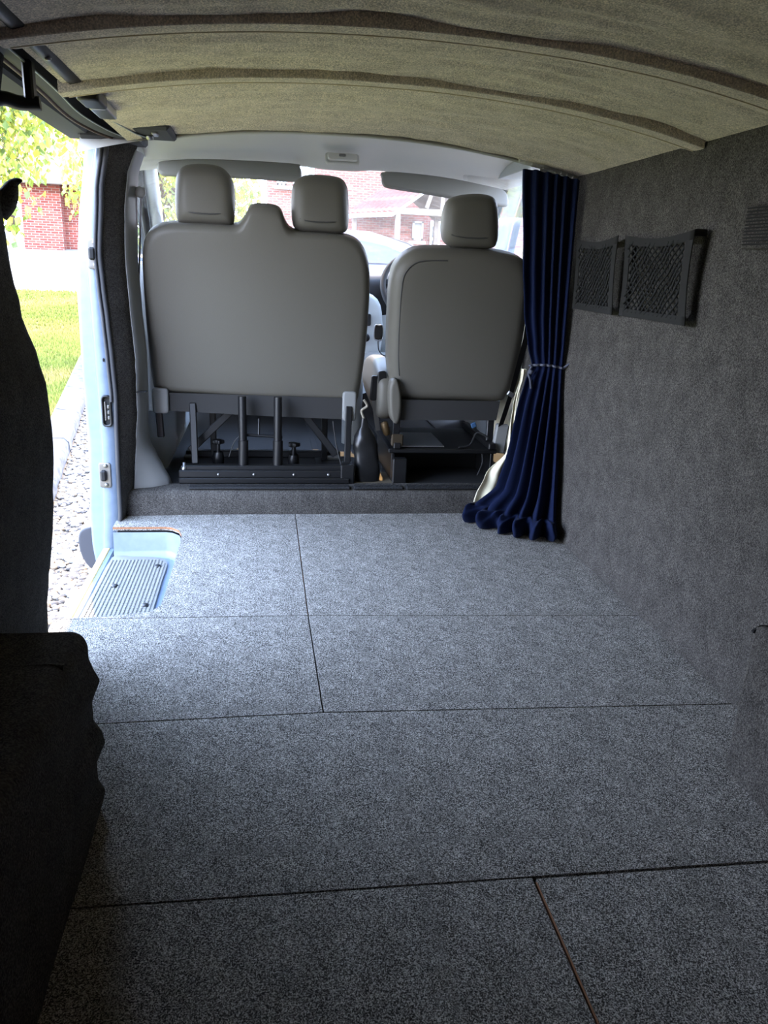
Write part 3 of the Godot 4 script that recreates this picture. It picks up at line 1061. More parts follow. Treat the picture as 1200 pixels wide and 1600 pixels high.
	lathe(s, [Vector2(0, 0.035), Vector2(0.014, 0.032), Vector2(0.022, 0.015), Vector2(0.020, -0.01), Vector2(0.010, -0.025)], Transform3D(Basis.IDENTITY, Vector3(0.61, 0.59, -3.97)), 14)
	finish(s, "gear_knob", M.black, gh)

	# steering wheel
	var sw := thing("steering_wheel", "dark steering wheel half hidden behind the driver seat", "steering wheel", Vector3(0.758, 0.86, -3.92))
	var wb := Transform3D(Basis(Vector3(1, 0, 0), -0.62), Vector3.ZERO)
	var ring := []
	for k in 40: ring.append(wb * Vector3(cos(TAU * k / 40) * 0.197, sin(TAU * k / 40) * 0.197, 0))
	s = start()
	tube(s, ring, 0.0145, 10, true)
	finish(s, "rim", M.black_soft, sw)
	for a in [0.15, PI - 0.15, PI * 1.5]:
		s = start()
		bar(s, wb * Vector3(cos(a) * 0.05, sin(a) * 0.05, -0.02), wb * Vector3(cos(a) * 0.185, sin(a) * 0.185, 0), 0.035, 0.012, 0.004, wb.basis.z)
		finish(s, "spoke", M.black_soft, sw)
	s = start()
	pillow(s, rounded(0.15, 0.13, 0.05, 5), 0.05, 0.02, wb.translated_local(Vector3(0, 0, 0.01)))
	finish(s, "hub", M.black_soft, sw)
	s = start()
	tube(s, [wb * Vector3(0, 0, -0.03), wb * Vector3(0, 0, -0.20)], 0.035, 12)
	finish(s, "column", M.dash_dark, sw)
	s = start()
	tube(s, [wb * Vector3(-0.03, 0.0, -0.07), wb * Vector3(-0.12, 0.012, -0.06), wb * Vector3(-0.17, 0.02, -0.055)], [0.008, 0.009, 0.012], 8)
	finish(s, "stalk", M.black, sw)

	# phone holder with a hanging lead
	var ph := thing("phone_holder", "small black gadget with a hanging lead on the centre stack", "gadget", Vector3(0.565, 0.635, -4.04))
	s = start()
	pillow(s, rounded(0.046, 0.075, 0.012, 4), 0.02, 0.006, Transform3D.IDENTITY)
	finish(s, "case", M.black, ph)
	s = start()
	tube(s, along([Vector3(0, 0.034, 0.003), Vector3(-0.02, 0.032, 0.003), Vector3(-0.02, -0.034, 0.003), Vector3(0.02, -0.034, 0.003), Vector3(0.02, 0.032, 0.003), Vector3(0, 0.034, 0.003)], 4), 0.003, 6)
	finish(s, "bright_rim", M.steel, ph)
	s = start()
	tube(s, along([Vector3(0.0, -0.038, -0.01), Vector3(0.005, -0.09, 0.0), Vector3(0.035, -0.115, 0.0), Vector3(0.075, -0.095, -0.02), Vector3(0.09, -0.07, -0.04)], 6), 0.003, 6)
	finish(s, "lead", M.black, ph)
	# pale cup holder tray low in front of the seats
	var ct := thing("cup_holder", "pale cup holder tray in front of the gap between the seats", "cup holder", Vector3(0.425, 0.094, -3.90))
	s = start()
	lathe(s, [Vector2(0.0, 0.0), Vector2(0.07, 0.0), Vector2(0.075, 0.35), Vector2(0.085, 0.37), Vector2(0.075, 0.375), Vector2(0.055, 0.37), Vector2(0.05, 0.33), Vector2(0.0, 0.33)], Transform3D(Basis.from_scale(Vector3(0.7, 1, 0.7)), Vector3.ZERO), 20)
	finish(s, "tray", M.pale_plastic, ct)

# ---------------------------------------------------------------- seats
const TILT := 0.19739556   # atan(0.2): the backs lean towards the load bay
func seat_plane(z := -3.22) -> Transform3D:
	return Transform3D(Basis(Vector3(1, 0, 0), Vector3(0, 1, 0.2).normalized(), Vector3(0, -0.2, 1).normalized()), Vector3(0, 0.42, z))

func seat_outline(a: Array, n := 3) -> PackedVector2Array:
	var o := flat2(a)
	for i in o.size(): o[i] = Vector2(o[i].x, (o[i].y - 0.42) * 1.0198)
	return smooth2(o, n)

func headrest(t: Node3D, pts: Array, posts: Array, y0: float):
	var h := start()
	var o := smooth2(flat2(pts), 4)
	pillow(h, o, 0.12, 0.045, Transform3D(Basis(Vector3(1, 0, 0), 0.05), Vector3(0, 0.0, -3.115 - 0.05)), 0.006, 6)
	var hr := finish(h, "headrest", M.vinyl, t)
	var s := start()
	var lo := 10.0
	for p in pts.size() / 2: lo = min(lo, pts[2 * p + 1])
	var xs := []
	for p in pts.size() / 2: xs.append(pts[2 * p])
	var x0: float = xs.min()
	var x1: float = xs.max()
	var sp := []
	for k in 9:
		var q := k / 8.0
		var sy := lo + 0.036 + 0.010 * pow(abs(q - 0.5) * 2.0, 3.0)
		sp.append(Vector3(lerp(x0 + 0.03, x1 - 0.03, q), sy, -3.165 + sy * 0.05 + 0.0055 - 0.010 * pow(abs(q - 0.5) * 2.0, 2.0)))
	tube(s, sp, 0.0028, 6)
	finish(s, "stitched_seam", M.piping, hr)
	for x in posts:
		s = start()
		tube(s, [Vector3(x, y0 - 0.06, -3.17), Vector3(x, lo + 0.05, -3.175)], 0.008, 10)
		var pt := finish(s, "post", M.black, hr)
		s = start()
		lathe(s, [Vector2(0, 0.012), Vector2(0.016, 0.010), Vector2(0.020, 0.0), Vector2(0.018, -0.012)], Transform3D(Basis.IDENTITY, Vector3(x, y0 + 0.002, -3.17)), 14)
		finish(s, "collar", M.black, hr)

func knob_star() -> SurfaceTool:
	var s := start()
	var o := PackedVector2Array()
	for k in 30:
		var a := TAU * k / 30
		var r := 0.021 + 0.006 * cos(a * 5.0)
		o.append(Vector2(cos(a), sin(a)) * r)
	pillow(s, o, 0.016, 0.004, Transform3D(Basis(Vector3(1, 0, 0), -PI / 2), Vector3(0, 0.016, 0)), 0.001, 3)
	return s

func build_bench():
	var t := thing("double_seat", "grey vinyl double passenger seat with two headrests, seen from behind", "seat", Vector3.ZERO)
	var xf := seat_plane()
	var pts := [-0.452, 0.864, -0.448, 0.954, -0.432, 1.016, -0.398, 1.050, -0.330, 1.066, -0.172, 1.069, -0.115, 1.068, -0.089, 1.080, -0.068, 1.111, -0.056, 1.131, -0.029, 1.141, 0.031, 1.139, 0.058, 1.125, 0.075, 1.087, 0.105, 1.060, 0.20, 1.056, 0.295, 1.051, 0.349, 1.033, 0.380, 0.993, 0.397, 0.919, 0.402, 0.800, 0.396, 0.597, 0.380, 0.451, 0.356, 0.415, 0.15, 0.416, -0.041, 0.419, -0.25, 0.43, -0.417, 0.441, -0.446, 0.475, -0.453, 0.675]
	var o := seat_outline(pts, 3)
	var s := start()
	pillow(s, o, 0.13, 0.034, xf, 0.010, 6)
	finish(s, "backrest", M.vinyl, t)
	# piping along the shoulder of the back
	s = start()
	var left := []
	var right := []
	var io := inset(o, 0.012)
	for k in io.size():
		var p := xf * Vector3(io[k].x, io[k].y, -0.014)
		if k < 16: left.append(p)
		elif io[k].x > 0.28 and io[k].y > 0.05: right.append(p)
	tube(s, left, 0.0035, 6)
	finish(s, "piping", M.piping, t)
	s = start()
	tube(s, right, 0.0035, 6)
	finish(s, "piping", M.piping, t)
	headrest(t, [-0.324, 1.178, -0.313, 1.243, -0.281, 1.272, -0.214, 1.280, -0.158, 1.272, -0.124, 1.242, -0.111, 1.189, -0.115, 1.091, -0.139, 1.074, -0.22, 1.073, -0.299, 1.074, -0.323, 1.096], [-0.30, -0.145], 1.068)
	headrest(t, [0.096, 1.178, 0.105, 1.233, 0.140, 1.259, 0.198, 1.266, 0.269, 1.261, 0.298, 1.237, 0.308, 1.189, 0.309, 1.088, 0.278, 1.065, 0.20, 1.064, 0.130, 1.066, 0.101, 1.092], [0.125, 0.28], 1.054)
	# cushion
	s = start()
	pillow(s, rounded(0.84, 0.46, 0.06, 5), 0.13, 0.04, Transform3D(Basis(Vector3(1, 0, 0), -PI / 2 + 0.06), Vector3(-0.027, 0.50, -3.56)), 0.01)
	finish(s, "cushion", M.vinyl, t)
	# dark valance below the back
	s = start()
	extrude(s, PackedVector2Array([Vector2(-0.385, 0.44), Vector2(0.35, 0.43), Vector2(0.345, 0.342), Vector2(0.0, 0.352), Vector2(-0.385, 0.368)]), 0.012, Transform3D(Basis.IDENTITY, Vector3(0, 0, -3.215)))
	finish(s, "lower_flap", M.vinyl_dark, t)
	for e in [[-0.446, -0.384, 0.36], [0.31, 0.366, 0.338]]:
		s = start()
		pillow(s, rounded(e[1] - e[0], 0.46 - e[2], 0.012, 3, Vector2((e[0] + e[1]) / 2, (0.46 + e[2]) / 2)), 0.06, 0.008, Transform3D(Basis.IDENTITY, Vector3(0, 0, -3.195)))
		finish(s, "hinge_cover", M.grey_plastic, t)
	# legs: two belt posts, end legs, diagonals
	for p in [[Vector3(-0.095, 0.44, -3.16), Vector3(-0.092, 0.165, -3.15)], [Vector3(0.046, 0.44, -3.16), Vector3(0.046, 0.165, -3.15)]]:
		s = start()
		tube(s, p, 0.0165, 12)
		tube(s, [p[1] + Vector3(0, 0.10, 0), p[1]], 0.020, 12)
		finish(s, "belt_post", M.black, t)
	for p in [[Vector3(-0.425, 0.37, -3.22), Vector3(-0.420, 0.26, -3.22)], [Vector3(-0.292, 0.40, -3.22), Vector3(-0.284, 0.165, -3.16)], [Vector3(-0.235, 0.42, -3.50), Vector3(-0.232, 0.10, -3.52)], [Vector3(0.336, 0.40, -3.20), Vector3(0.33, 0.165, -3.16)], [Vector3(0.258, 0.42, -3.50), Vector3(0.262, 0.10, -3.52)]]:
		s = start()
		bar(s, p[0], p[1], 0.026, 0.022, 0.003, Vector3(0, 0, 1))
		finish(s, "leg", M.black, t)
	for p in [[Vector3(-0.10, 0.405, -3.26), Vector3(-0.31, 0.20, -3.24)], [Vector3(0.12, 0.40, -3.26), Vector3(0.29, 0.185, -3.24)]]:
		s = start()
		bar(s, p[0], p[1], 0.03, 0.014, 0.003, Vector3(0, 0, 1))
		finish(s, "brace", M.black, t)
	# floor rails
	var r0 := [[0.152, 0.185, -3.165, -3.125], [0.120, 0.150, -3.16, -3.105], [0.099, 0.122, -3.15, -3.09]]
	for k in 3:
		s = start()
		bx(s, -0.345 + 0.02 * (1 if k == 0 else 0), 0.335, r0[k][0] - 0.02 * (1 if k == 0 else 0), r0[k][1] - 0.02 * (1 if k == 0 else 0), r0[k][2], r0[k][3], 0.004)
		finish(s, "floor_rail", M.black, t)
	s = start()
	bx(s, 0.30, 0.355, 0.095, 0.175, -3.18, -3.10, 0.004)
	finish(s, "rail_end", M.black, t)
	s = start()
	bx(s, -0.36, 0.34, 0.095, 0.125, -3.60, -3.56, 0.004)
	finish(s, "floor_rail", M.black, t)
	for x in [-0.335, 0.30]:
		s = start()
		bx(s, x - 0.03, x + 0.03, 0.094, 0.11, -3.62, -3.52, 0.004)
		finish(s, "foot_plate", M.dull_steel, t)
	# cross bar between the belt posts
	s = start()
	tube(s, [Vector3(-0.11, 0.285, -3.17), Vector3(0.065, 0.275, -3.17)], 0.006, 8)
	tube(s, [Vector3(-0.03, 0.345, -3.19), Vector3(-0.03, 0.28, -3.17)], 0.005, 8)
	finish(s, "cross_bar", M.black, t)
	s = start()
	tube(s, along([Vector3(0.27, 0.34, -3.18), Vector3(0.285, 0.24, -3.16), Vector3(0.305, 0.165, -3.14)], 5), 0.003, 6)
	finish(s, "cable", M.black, t)
	s = start()
	tube(s, along([Vector3(-0.10, 0.285, -3.17), Vector3(-0.13, 0.25, -3.17), Vector3(-0.15, 0.19, -3.17)], 5), 0.0025, 6)
	finish(s, "cable", M.black, t)
	s = start()
	lathe(s, [Vector2(0, 0.028), Vector2(0.006, 0.028), Vector2(0.006, 0.014), Vector2(0.012, 0.013), Vector2(0.012, 0.0)], Transform3D(Basis.IDENTITY, Vector3(-0.325, 0.149, -3.13)), 10)
	finish(s, "bolt", M.steel, t)
	for x in [-0.19, -0.05, 0.11, 0.25]:
		s = start()
		lathe(s, [Vector2(0, 0.004), Vector2(0.005, 0.003), Vector2(0.006, 0.0)], Transform3D(Basis(Vector3(1, 0, 0), PI / 2), Vector3(x, 0.134, -3.105)), 8)
		finish(s, "rivet", M.steel, t)
	# star knobs on threaded stems
	for p in [Vector3(-0.200, 0.222, -3.28), Vector3(0.115, 0.212, -3.28)]:
		var kn := finish(knob_star(), "star_knob", M.black, t)
		kn.position = p
		s = start()
		tube(s, [Vector3(0, 0.004, 0), Vector3(0, -0.05, 0)], 0.009, 8)
		lathe(s, [Vector2(0.02, -0.035), Vector2(0.024, -0.05), Vector2(0.024, -0.085), Vector2(0.012, -0.10), Vector2(0.012, -0.128)], Transform3D.IDENTITY, 10)
		finish(s, "stem", M.black, kn)

func build_driver_seat():
	var t := thing("driver_seat", "single grey vinyl driver seat beside the navy curtain", "seat", Vector3.ZERO)
	var xf := seat_plane()
	var pts := [0.505, 0.494, 0.490, 0.60, 0.483, 0.753, 0.483, 0.899, 0.501, 0.959, 0.542, 1.000, 0.602, 1.019, 0.739, 1.024, 0.860, 1.022, 0.96, 1.010, 1.015, 0.985, 1.043, 0.935, 1.050, 0.822, 1.05, 0.65, 1.035, 0.50, 1.015, 0.435, 0.975, 0.415, 0.8, 0.416, 0.559, 0.418, 0.522, 0.440]
	var o := seat_outline(pts, 3)
	var s := start()
	pillow(s, o, 0.15, 0.05, xf, 0.008, 7)
	finish(s, "backrest", M.vinyl, t)
	# seam of the rear panel on the side towards the gangway
	s = start()
	var io := inset(o, 0.040)
	var path := []
	for k in 21:
		if io[k].y > 0.10: path.append(xf * Vector3(io[k].x, io[k].y, -0.0005))
	tube(s, path, 0.003, 6)
	finish(s, "panel_seam", M.piping, t)
	headrest(t, [0.672, 1.128, 0.687, 1.197, 0.730, 1.222, 0.804, 1.232, 0.859, 1.224, 0.882, 1.191, 0.895, 1.10, 0.893, 1.060, 0.875, 1.038, 0.80, 1.034, 0.718, 1.036, 0.681, 1.062], [0.715, 0.84], 1.022)
	# side bolster and cushion
	s = start()
	pillow(s, rounded(0.52, 0.50, 0.07, 5), 0.15, 0.05, Transform3D(Basis(Vector3(1, 0, 0), -PI / 2 + 0.06), Vector3(0.765, 0.515, -3.58)), 0.012)
	finish(s, "cushion", M.vinyl, t)
	s = start()
	var bo := smooth2([Vector2(3.26, 0.34), Vector2(3.22, 0.45), Vector2(3.25, 0.52), Vector2(3.40, 0.57), Vector2(3.60, 0.57), Vector2(3.78, 0.52), Vector2(3.80, 0.42), Vector2(3.5, 0.36)], 4)
	pillow(s, bo, 0.07, 0.025, Transform3D(Basis(Vector3(0, 0, -1), Vector3(0, 1, 0), Vector3(1, 0, 0)), Vector3(0.53, 0, 0)), 0.004)
	finish(s, "side_bolster", M.vinyl, t)
	s = start()
	pillow(s, smooth2([Vector2(0.500, 0.50), Vector2(0.525, 0.52), Vector2(0.545, 0.47), Vector2(0.552, 0.40), Vector2(0.545, 0.345), Vector2(0.525, 0.335), Vector2(0.505, 0.37), Vector2(0.497, 0.44)], 3), 0.10, 0.015, Transform3D(Basis.IDENTITY, Vector3(0, 0, -3.17)))
	finish(s, "hinge_cover", M.vinyl, t)
	s = start()
	pillow(s, rounded(0.036, 0.085, 0.012, 4), 0.02, 0.005, Transform3D(Basis(Vector3(0, 0, 1), 0.12), Vector3(0.478, 0.50, -3.24)))
	finish(s, "recline_lever", M.black, t)
	s = start()
	pillow(s, rounded(0.030, 0.105, 0.010, 4), 0.02, 0.005, Transform3D(Basis(Vector3(0, 0, 1), -0.05), Vector3(0.448, 0.465, -3.27)))
	finish(s, "belt_buckle", M.black, t)
	s = start()
	bar(s, Vector3(0.448, 0.42, -3.28), Vector3(0.475, 0.28, -3.30), 0.02, 0.005, 0.001, Vector3(0, 0, 1))
	finish(s, "buckle_stalk", M.dull_steel, t)
	s = start()
	extrude(s, PackedVector2Array([Vector2(0.545, 0.43), Vector2(0.975, 0.43), Vector2(0.965, 0.35), Vector2(0.55, 0.345)]), 0.012, Transform3D(Basis.IDENTITY, Vector3(0, 0, -3.20)))
	finish(s, "lower_flap", M.vinyl_dark, t)
	# pressed-steel pedestal
	s = start()
	bx(s, 0.50, 0.965, 0.215, 0.235, -3.60, -3.15, 0.004)
	finish(s, "pedestal_top", M.black, t)
	s = start()
	bx(s, 0.515, 0.53, 0.094, 0.215, -3.60, -3.16, 0.003)
	finish(s, "pedestal_side", M.black, t)
	s = start()
	bx(s, 0.94, 0.955, 0.094, 0.215, -3.60, -3.16, 0.003)
	finish(s, "pedestal_side", M.black, t)
	s = start()
	bx(s, 0.53, 0.94, 0.094, 0.215, -3.40, -3.385, 0.003)
	finish(s, "pedestal_front", M.black, t)
	s = start()
	bx(s, 0.515, 0.575, 0.094, 0.20, -3.155, -3.11, 0.005)
	finish(s, "pedestal_foot", M.black, t)
	for x in [0.52, 0.925]:
		s = start()
		bx(s, x, x + 0.03, 0.235, 0.262, -3.62, -3.14, 0.004)
		finish(s, "slide_rail", M.black, t)
		s = start()
		bar(s, Vector3(x + 0.015, 0.26, -3.20), Vector3(x + 0.02, 0.36, -3.22), 0.03, 0.02, 0.003, Vector3(0, 0, 1))
		finish(s, "riser_bracket", M.black, t)
	s = start()
	lathe(s, [Vector2(0, 0.03), Vector2(0.012, 0.028), Vector2(0.016, 0.02), Vector2(0.016, -0.02), Vector2(0.010, -0.03)], Transform3D(Basis(Vector3(0, 0, 1), 0.3), Vector3(0.492, 0.31, -3.2)), 10)
	finish(s, "adjuster", mat(Color(0.32, 0.25, 0.15), 0.5, 0.5), t)
	s = start()
	box(s, Vector3(0.535, 0.27, -3.155), Vector3(0.05, 0.05, 0.02), 0.005)
	finish(s, "rusty_bracket", mat(Color(0.22, 0.18, 0.12), 0.7, 0.4), t)
	s = start()
	bx(s, 0.54, 0.74, 0.238, 0.243, -3.45, -3.17, 0.001)
	finish(s, "tool_tray", M.steel, t)
	s = start()
	tube(s, along([Vector3(0.80, 0.24, -3.16), Vector3(0.85, 0.25, -3.17), Vector3(0.88, 0.30, -3.18), Vector3(0.93, 0.28, -3.17)], 5), 0.004, 6)
	tube(s, along([Vector3(0.90, 0.23, -3.17), Vector3(0.905, 0.18, -3.15), Vector3(0.89, 0.12, -3.16)], 5), 0.004, 6)
	finish(s, "wiring", M.black_soft, t)
	s = start()
	box(s, Vector3(0.865, 0.33, -3.19), Vector3(0.022, 0.022, 0.01), 0.003, Basis(Vector3(0, 0, 1), 0.4))
	finish(s, "blue_plug", mat(Color(0.20, 0.32, 0.45), 0.5), t)

	# pale driver pillar trim and the belt hanging in front of it
	var g := thing("trim_7", "pale pillar cover and black belt between driver seat and curtain", "pillar trim", Vector3.ZERO, "", "structure")
	s = start()
	var rows := []
	for k in 14:
		var y := 0.20 + 1.05 * k / 13.0
		var x0 := table([0.2, 0.985, 0.40, 1.02, 0.62, 1.055, 1.25, 1.07], y)
		rows.append([Vector3(x0, y, -3.36), Vector3(x0 + 0.01, y, -3.30), Vector3(x0 + 0.03, y, -3.27), Vector3(1.09, y, -3.25)])
	loft(s, rows)
	finish(s, "cover", M.cream, g)
	s = start()
	loft(s, [[Vector3(1.030, 1.15, -3.06), Vector3(1.068, 1.15, -3.075)], [Vector3(1.025, 0.70, -3.12), Vector3(1.055, 0.70, -3.135)], [Vector3(0.99, 0.46, -3.145), Vector3(1.015, 0.46, -3.16)], [Vector3(0.96, 0.33, -3.15), Vector3(0.988, 0.34, -3.165)]])
	finish(s, "belt_webbing", M.black_soft, g)
	s = start()
	box(s, Vector3(1.0, 0.47, -3.143), Vector3(0.03, 0.02, 0.01), 0.003, Basis(Vector3(0, 0, 1), -0.5))
	finish(s, "belt_tongue", M.steel, g)
	s = start()
	bar(s, Vector3(0.985, 0.34, -3.17), Vector3(0.975, 0.215, -3.18), 0.055, 0.03, 0.006, Vector3(0, 0, 1))
	finish(s, "anchor_cover", M.grey_plastic, g)

func build_between_seats():
	var t := thing("vinyl_bag", "upright black wrinkled bag standing between the two seats", "bag", Vector3(0.405, 0.0975, -3.17))
	var s := start()
	var nz := noise(9.0, 2, 3)
	var rows := []
	for k in 25:
		var v := k / 24.0
		var w: float = table([0.0, 0.050, 0.1, 0.052, 0.55, 0.047, 0.70, 0.044, 0.80, 0.030, 0.88, 0.015, 1.0, 0.010], v)
		var d: float = table([0.0, 0.040, 0.55, 0.036, 0.72, 0.030, 0.82, 0.016, 0.9, 0.010, 1.0, 0.008], v)
		var row := []
		for j in 28:
			var a := TAU * j / 28
			var sx := signf(cos(a)) * pow(abs(cos(a)), 0.55)
			var sz := signf(sin(a)) * pow(abs(sin(a)), 0.55)
			var n := 1.0 + 0.16 * nz.get_noise_3d(sx * 0.12, v * 0.35, sz * 0.12) * (0.4 + v)
			row.append(Vector3(sx * w * n - 0.008 * v + 0.012 * (1 - v), v * 0.26, sz * d * n))
		rows.append(row)
	loft(s, rows, true)
	var bm := mat(Color(0.07, 0.07, 0.072), 0.38)
	finish(s, "body", bm, t)
	s = start()
	var cap := []
	for j in range(1, 27):
		tri(s, rows[0][0], rows[0][j], rows[0][j + 1])
	finish(s, "bottom", bm, t)
	s = start()
	tube(s, along([Vector3(-0.008, 0.255, 0), Vector3(-0.02, 0.29, 0.0), Vector3(0.002, 0.31, 0.0), Vector3(-0.012, 0.335, 0.0)], 5), 0.005, 8)
	finish(s, "tied_neck", mat(Color(0.55, 0.52, 0.46), 0.7), t)

# ---------------------------------------------------------------- curtain
func curtain_point(u: float, y: float, off: float) -> Vector3:
	var lx := table([0.0, 0.800, 0.04, 0.806, 0.075, 0.822, 0.15, 0.910, 0.26, 0.930, 0.35, 0.936, 0.48, 0.940, 0.574, 0.953, 0.622, 0.972, 0.69, 0.954, 0.83, 0.931, 1.0, 0.912, 1.295, 0.885], y)
	var lz := table([0.0, -2.90, 0.15, -2.90, 0.4, -2.86, 0.62, -2.83, 0.8, -2.86, 1.3, -2.87], y)
	var rx := table([0.0, 1.070, 0.6, 1.068, 1.3, 1.066], y)
	var rz := table([0.0, -2.665, 0.15, -2.69, 0.4, -2.73, 0.62, -2.765, 0.9, -2.78, 1.3, -2.79], y)
	var mx := table([0.0, 0.90, 0.2, 0.965, 0.62, 1.01, 1.3, 0.98], y)
	var mz := table([0.0, -2.68, 0.2, -2.74, 0.62, -2.78, 1.3, -2.81], y)
	var a := Vector2(lx, lz)
	var b := Vector2(mx, mz)
	var c := Vector2(rx, rz)
	var p := a.lerp(b, u).lerp(b.lerp(c, u), u)
	var d := (b - a).lerp(c - b, u).normalized()
	var n := Vector2(-d.y, d.x)          # towards the load bay
	if n.y < 0: n = -n
	var amp := table([0.0, 0.030, 0.12, 0.026, 0.35, 0.020, 0.56, 0.010, 0.625, 0.005, 0.70, 0.010, 0.95, 0.014, 1.3, 0.012], y)
	var ph := u * TAU * 5.5 + 0.6 * sin(u * 9.0 + 1.0) + 0.25 * sin(y * 3.0 + u * 4.0)
	var f := sin(ph)
	f = signf(f) * pow(abs(f), 0.75)
	p += n * (amp * f * smoothstep(0.0, 0.04, u) * smoothstep(1.0, 0.95, u) + off)
	p.x = min(p.x, W - 0.006)
	p.y = max(p.y, -2.975)
	return Vector3(p.x, y, p.y)

func build_curtain():
	var t := thing("curtain", "navy blue curtain with pale lining tied back against the side wall", "curtain", Vector3.ZERO)
	var s := start()
	var rows := []
	var nu := 150
	for j in 131:
		var y := 1.295 - 1.225 * minf(j / 110.0, 1.0)
		# past the 110th row the surplus rolls out over the floor and tucks under
		var a := PI * maxf(0.0, (j - 110) / 20.0)
		var row := []
		for back in 2:
			for q in nu:
				var k := q if back == 0 else nu - 1 - q
				var u := k / float(nu - 1)
				var lobe := 0.25 + 0.55 * pow(0.5 + 0.5 * sin(u * 27.0 + 2.6 * sin(u * 7.0 + 0.5)), 0.8) + 0.35 * sin(u * 63.0 + 5.0 * sin(u * 4.0)) * sin(a * 2.0 + u * 9.0)
				var out := (0.014 + 0.045 * lobe) * sin(a)
				var yy := y if j <= 110 else 0.034 + 0.036 * cos(a) + 0.030 * lobe * sin(a)
				var p := curtain_point(u, yy, out - 0.004 * back)
				var top := minf(1.295, roof_y(p.x) - 0.026)
				p.y = maxf(p.y * lerp(1.0, top / 1.295, smoothstep(0.6, 1.29, p.y)), 0.004)
				row.append(p)
		rows.append(row)
	loft(s, rows, true)
	finish(s, "navy_cloth", M.navy, t)
	# pale lining showing along the gangway edge
	s = start()
	rows = []
	for j in 41:
		var v := j / 40.0
		var y := 0.60 - 0.53 * v
		var l := table([0.07, 0.818, 0.108, 0.826, 0.182, 0.860, 0.276, 0.940, 0.368, 0.939, 0.468, 0.945, 0.568, 0.969], y)
		var r := table([0.07, 0.90, 0.15, 0.935, 0.26, 0.955, 0.35, 0.96, 0.5, 0.965, 0.6, 0.985], y)
		var row := []
		for k in 25:
			var u := k / 24.0
			row.append(Vector3(lerp(l, r, u), y, -2.932 + 0.008 * sin(u * 9.0 + y * 18.0) * (1.0 - v * 0.2) + 0.005 * sin(y * 55.0 + u * 5.0) * v))
		for k in range(24, -1, -1):
			var q: Vector3 = row[k]
			row.append(q + Vector3(0, 0, -0.003))
		rows.append(row)
	loft(s, rows, true)
	finish(s, "pale_lining", M.cream, t)
	var ct := thing("curtain_track", "pale curtain track under the ceiling edge above the navy curtain", "track", Vector3(0.9, 1.31, -2.83))
	s = start()
	for k in 10:
		var x := -0.03 + 0.022 * k
		var y0 := roof_y(x + 0.9) - 1.31
		bx(s, x, x + 0.022, y0 - 0.012, y0 + 0.006, -0.055, -0.035, 0.002)
	finish(s, "track", M.headliner, ct)
	# braided tie-back
	var r := thing("tie_back", "thin braided cord tied round the navy curtain", "cord", Vector3.ZERO)
	s = start()
	var path := []
	for k in 40:
		var u := k / 39.0
		path.append(curtain_point(u, 0.626 + 0.008 * sin(u * 3.0), 0.014))
	path.append(Vector3(1.08, 0.645, -2.74))
	path = along(path, 2)
	tube(s, path, 0.0042, 6)
	for k in range(0, path.size(), 2): lathe(s, [Vector2(0, 0.005), Vector2(0.0055, 0), Vector2(0, -0.005)], Transform3D(Basis.IDENTITY, path[k]), 6)
	finish(s, "cord", M.rope, r)
	s = start()
	path = along([Vector3(0.968, 0.626, -2.815), Vector3(0.955, 0.60, -2.81), Vector3(0.962, 0.575, -2.805), Vector3(0.966, 0.545, -2.80)], 5)
	tube(s, path, 0.0042, 6)
	lathe(s, [Vector2(0, 0.01), Vector2(0.010, 0.004), Vector2(0.010, -0.004), Vector2(0, -0.01)], Transform3D(Basis.IDENTITY, Vector3(0.962, 0.605, -2.806)), 8)
	finish(s, "tail", M.rope, r)

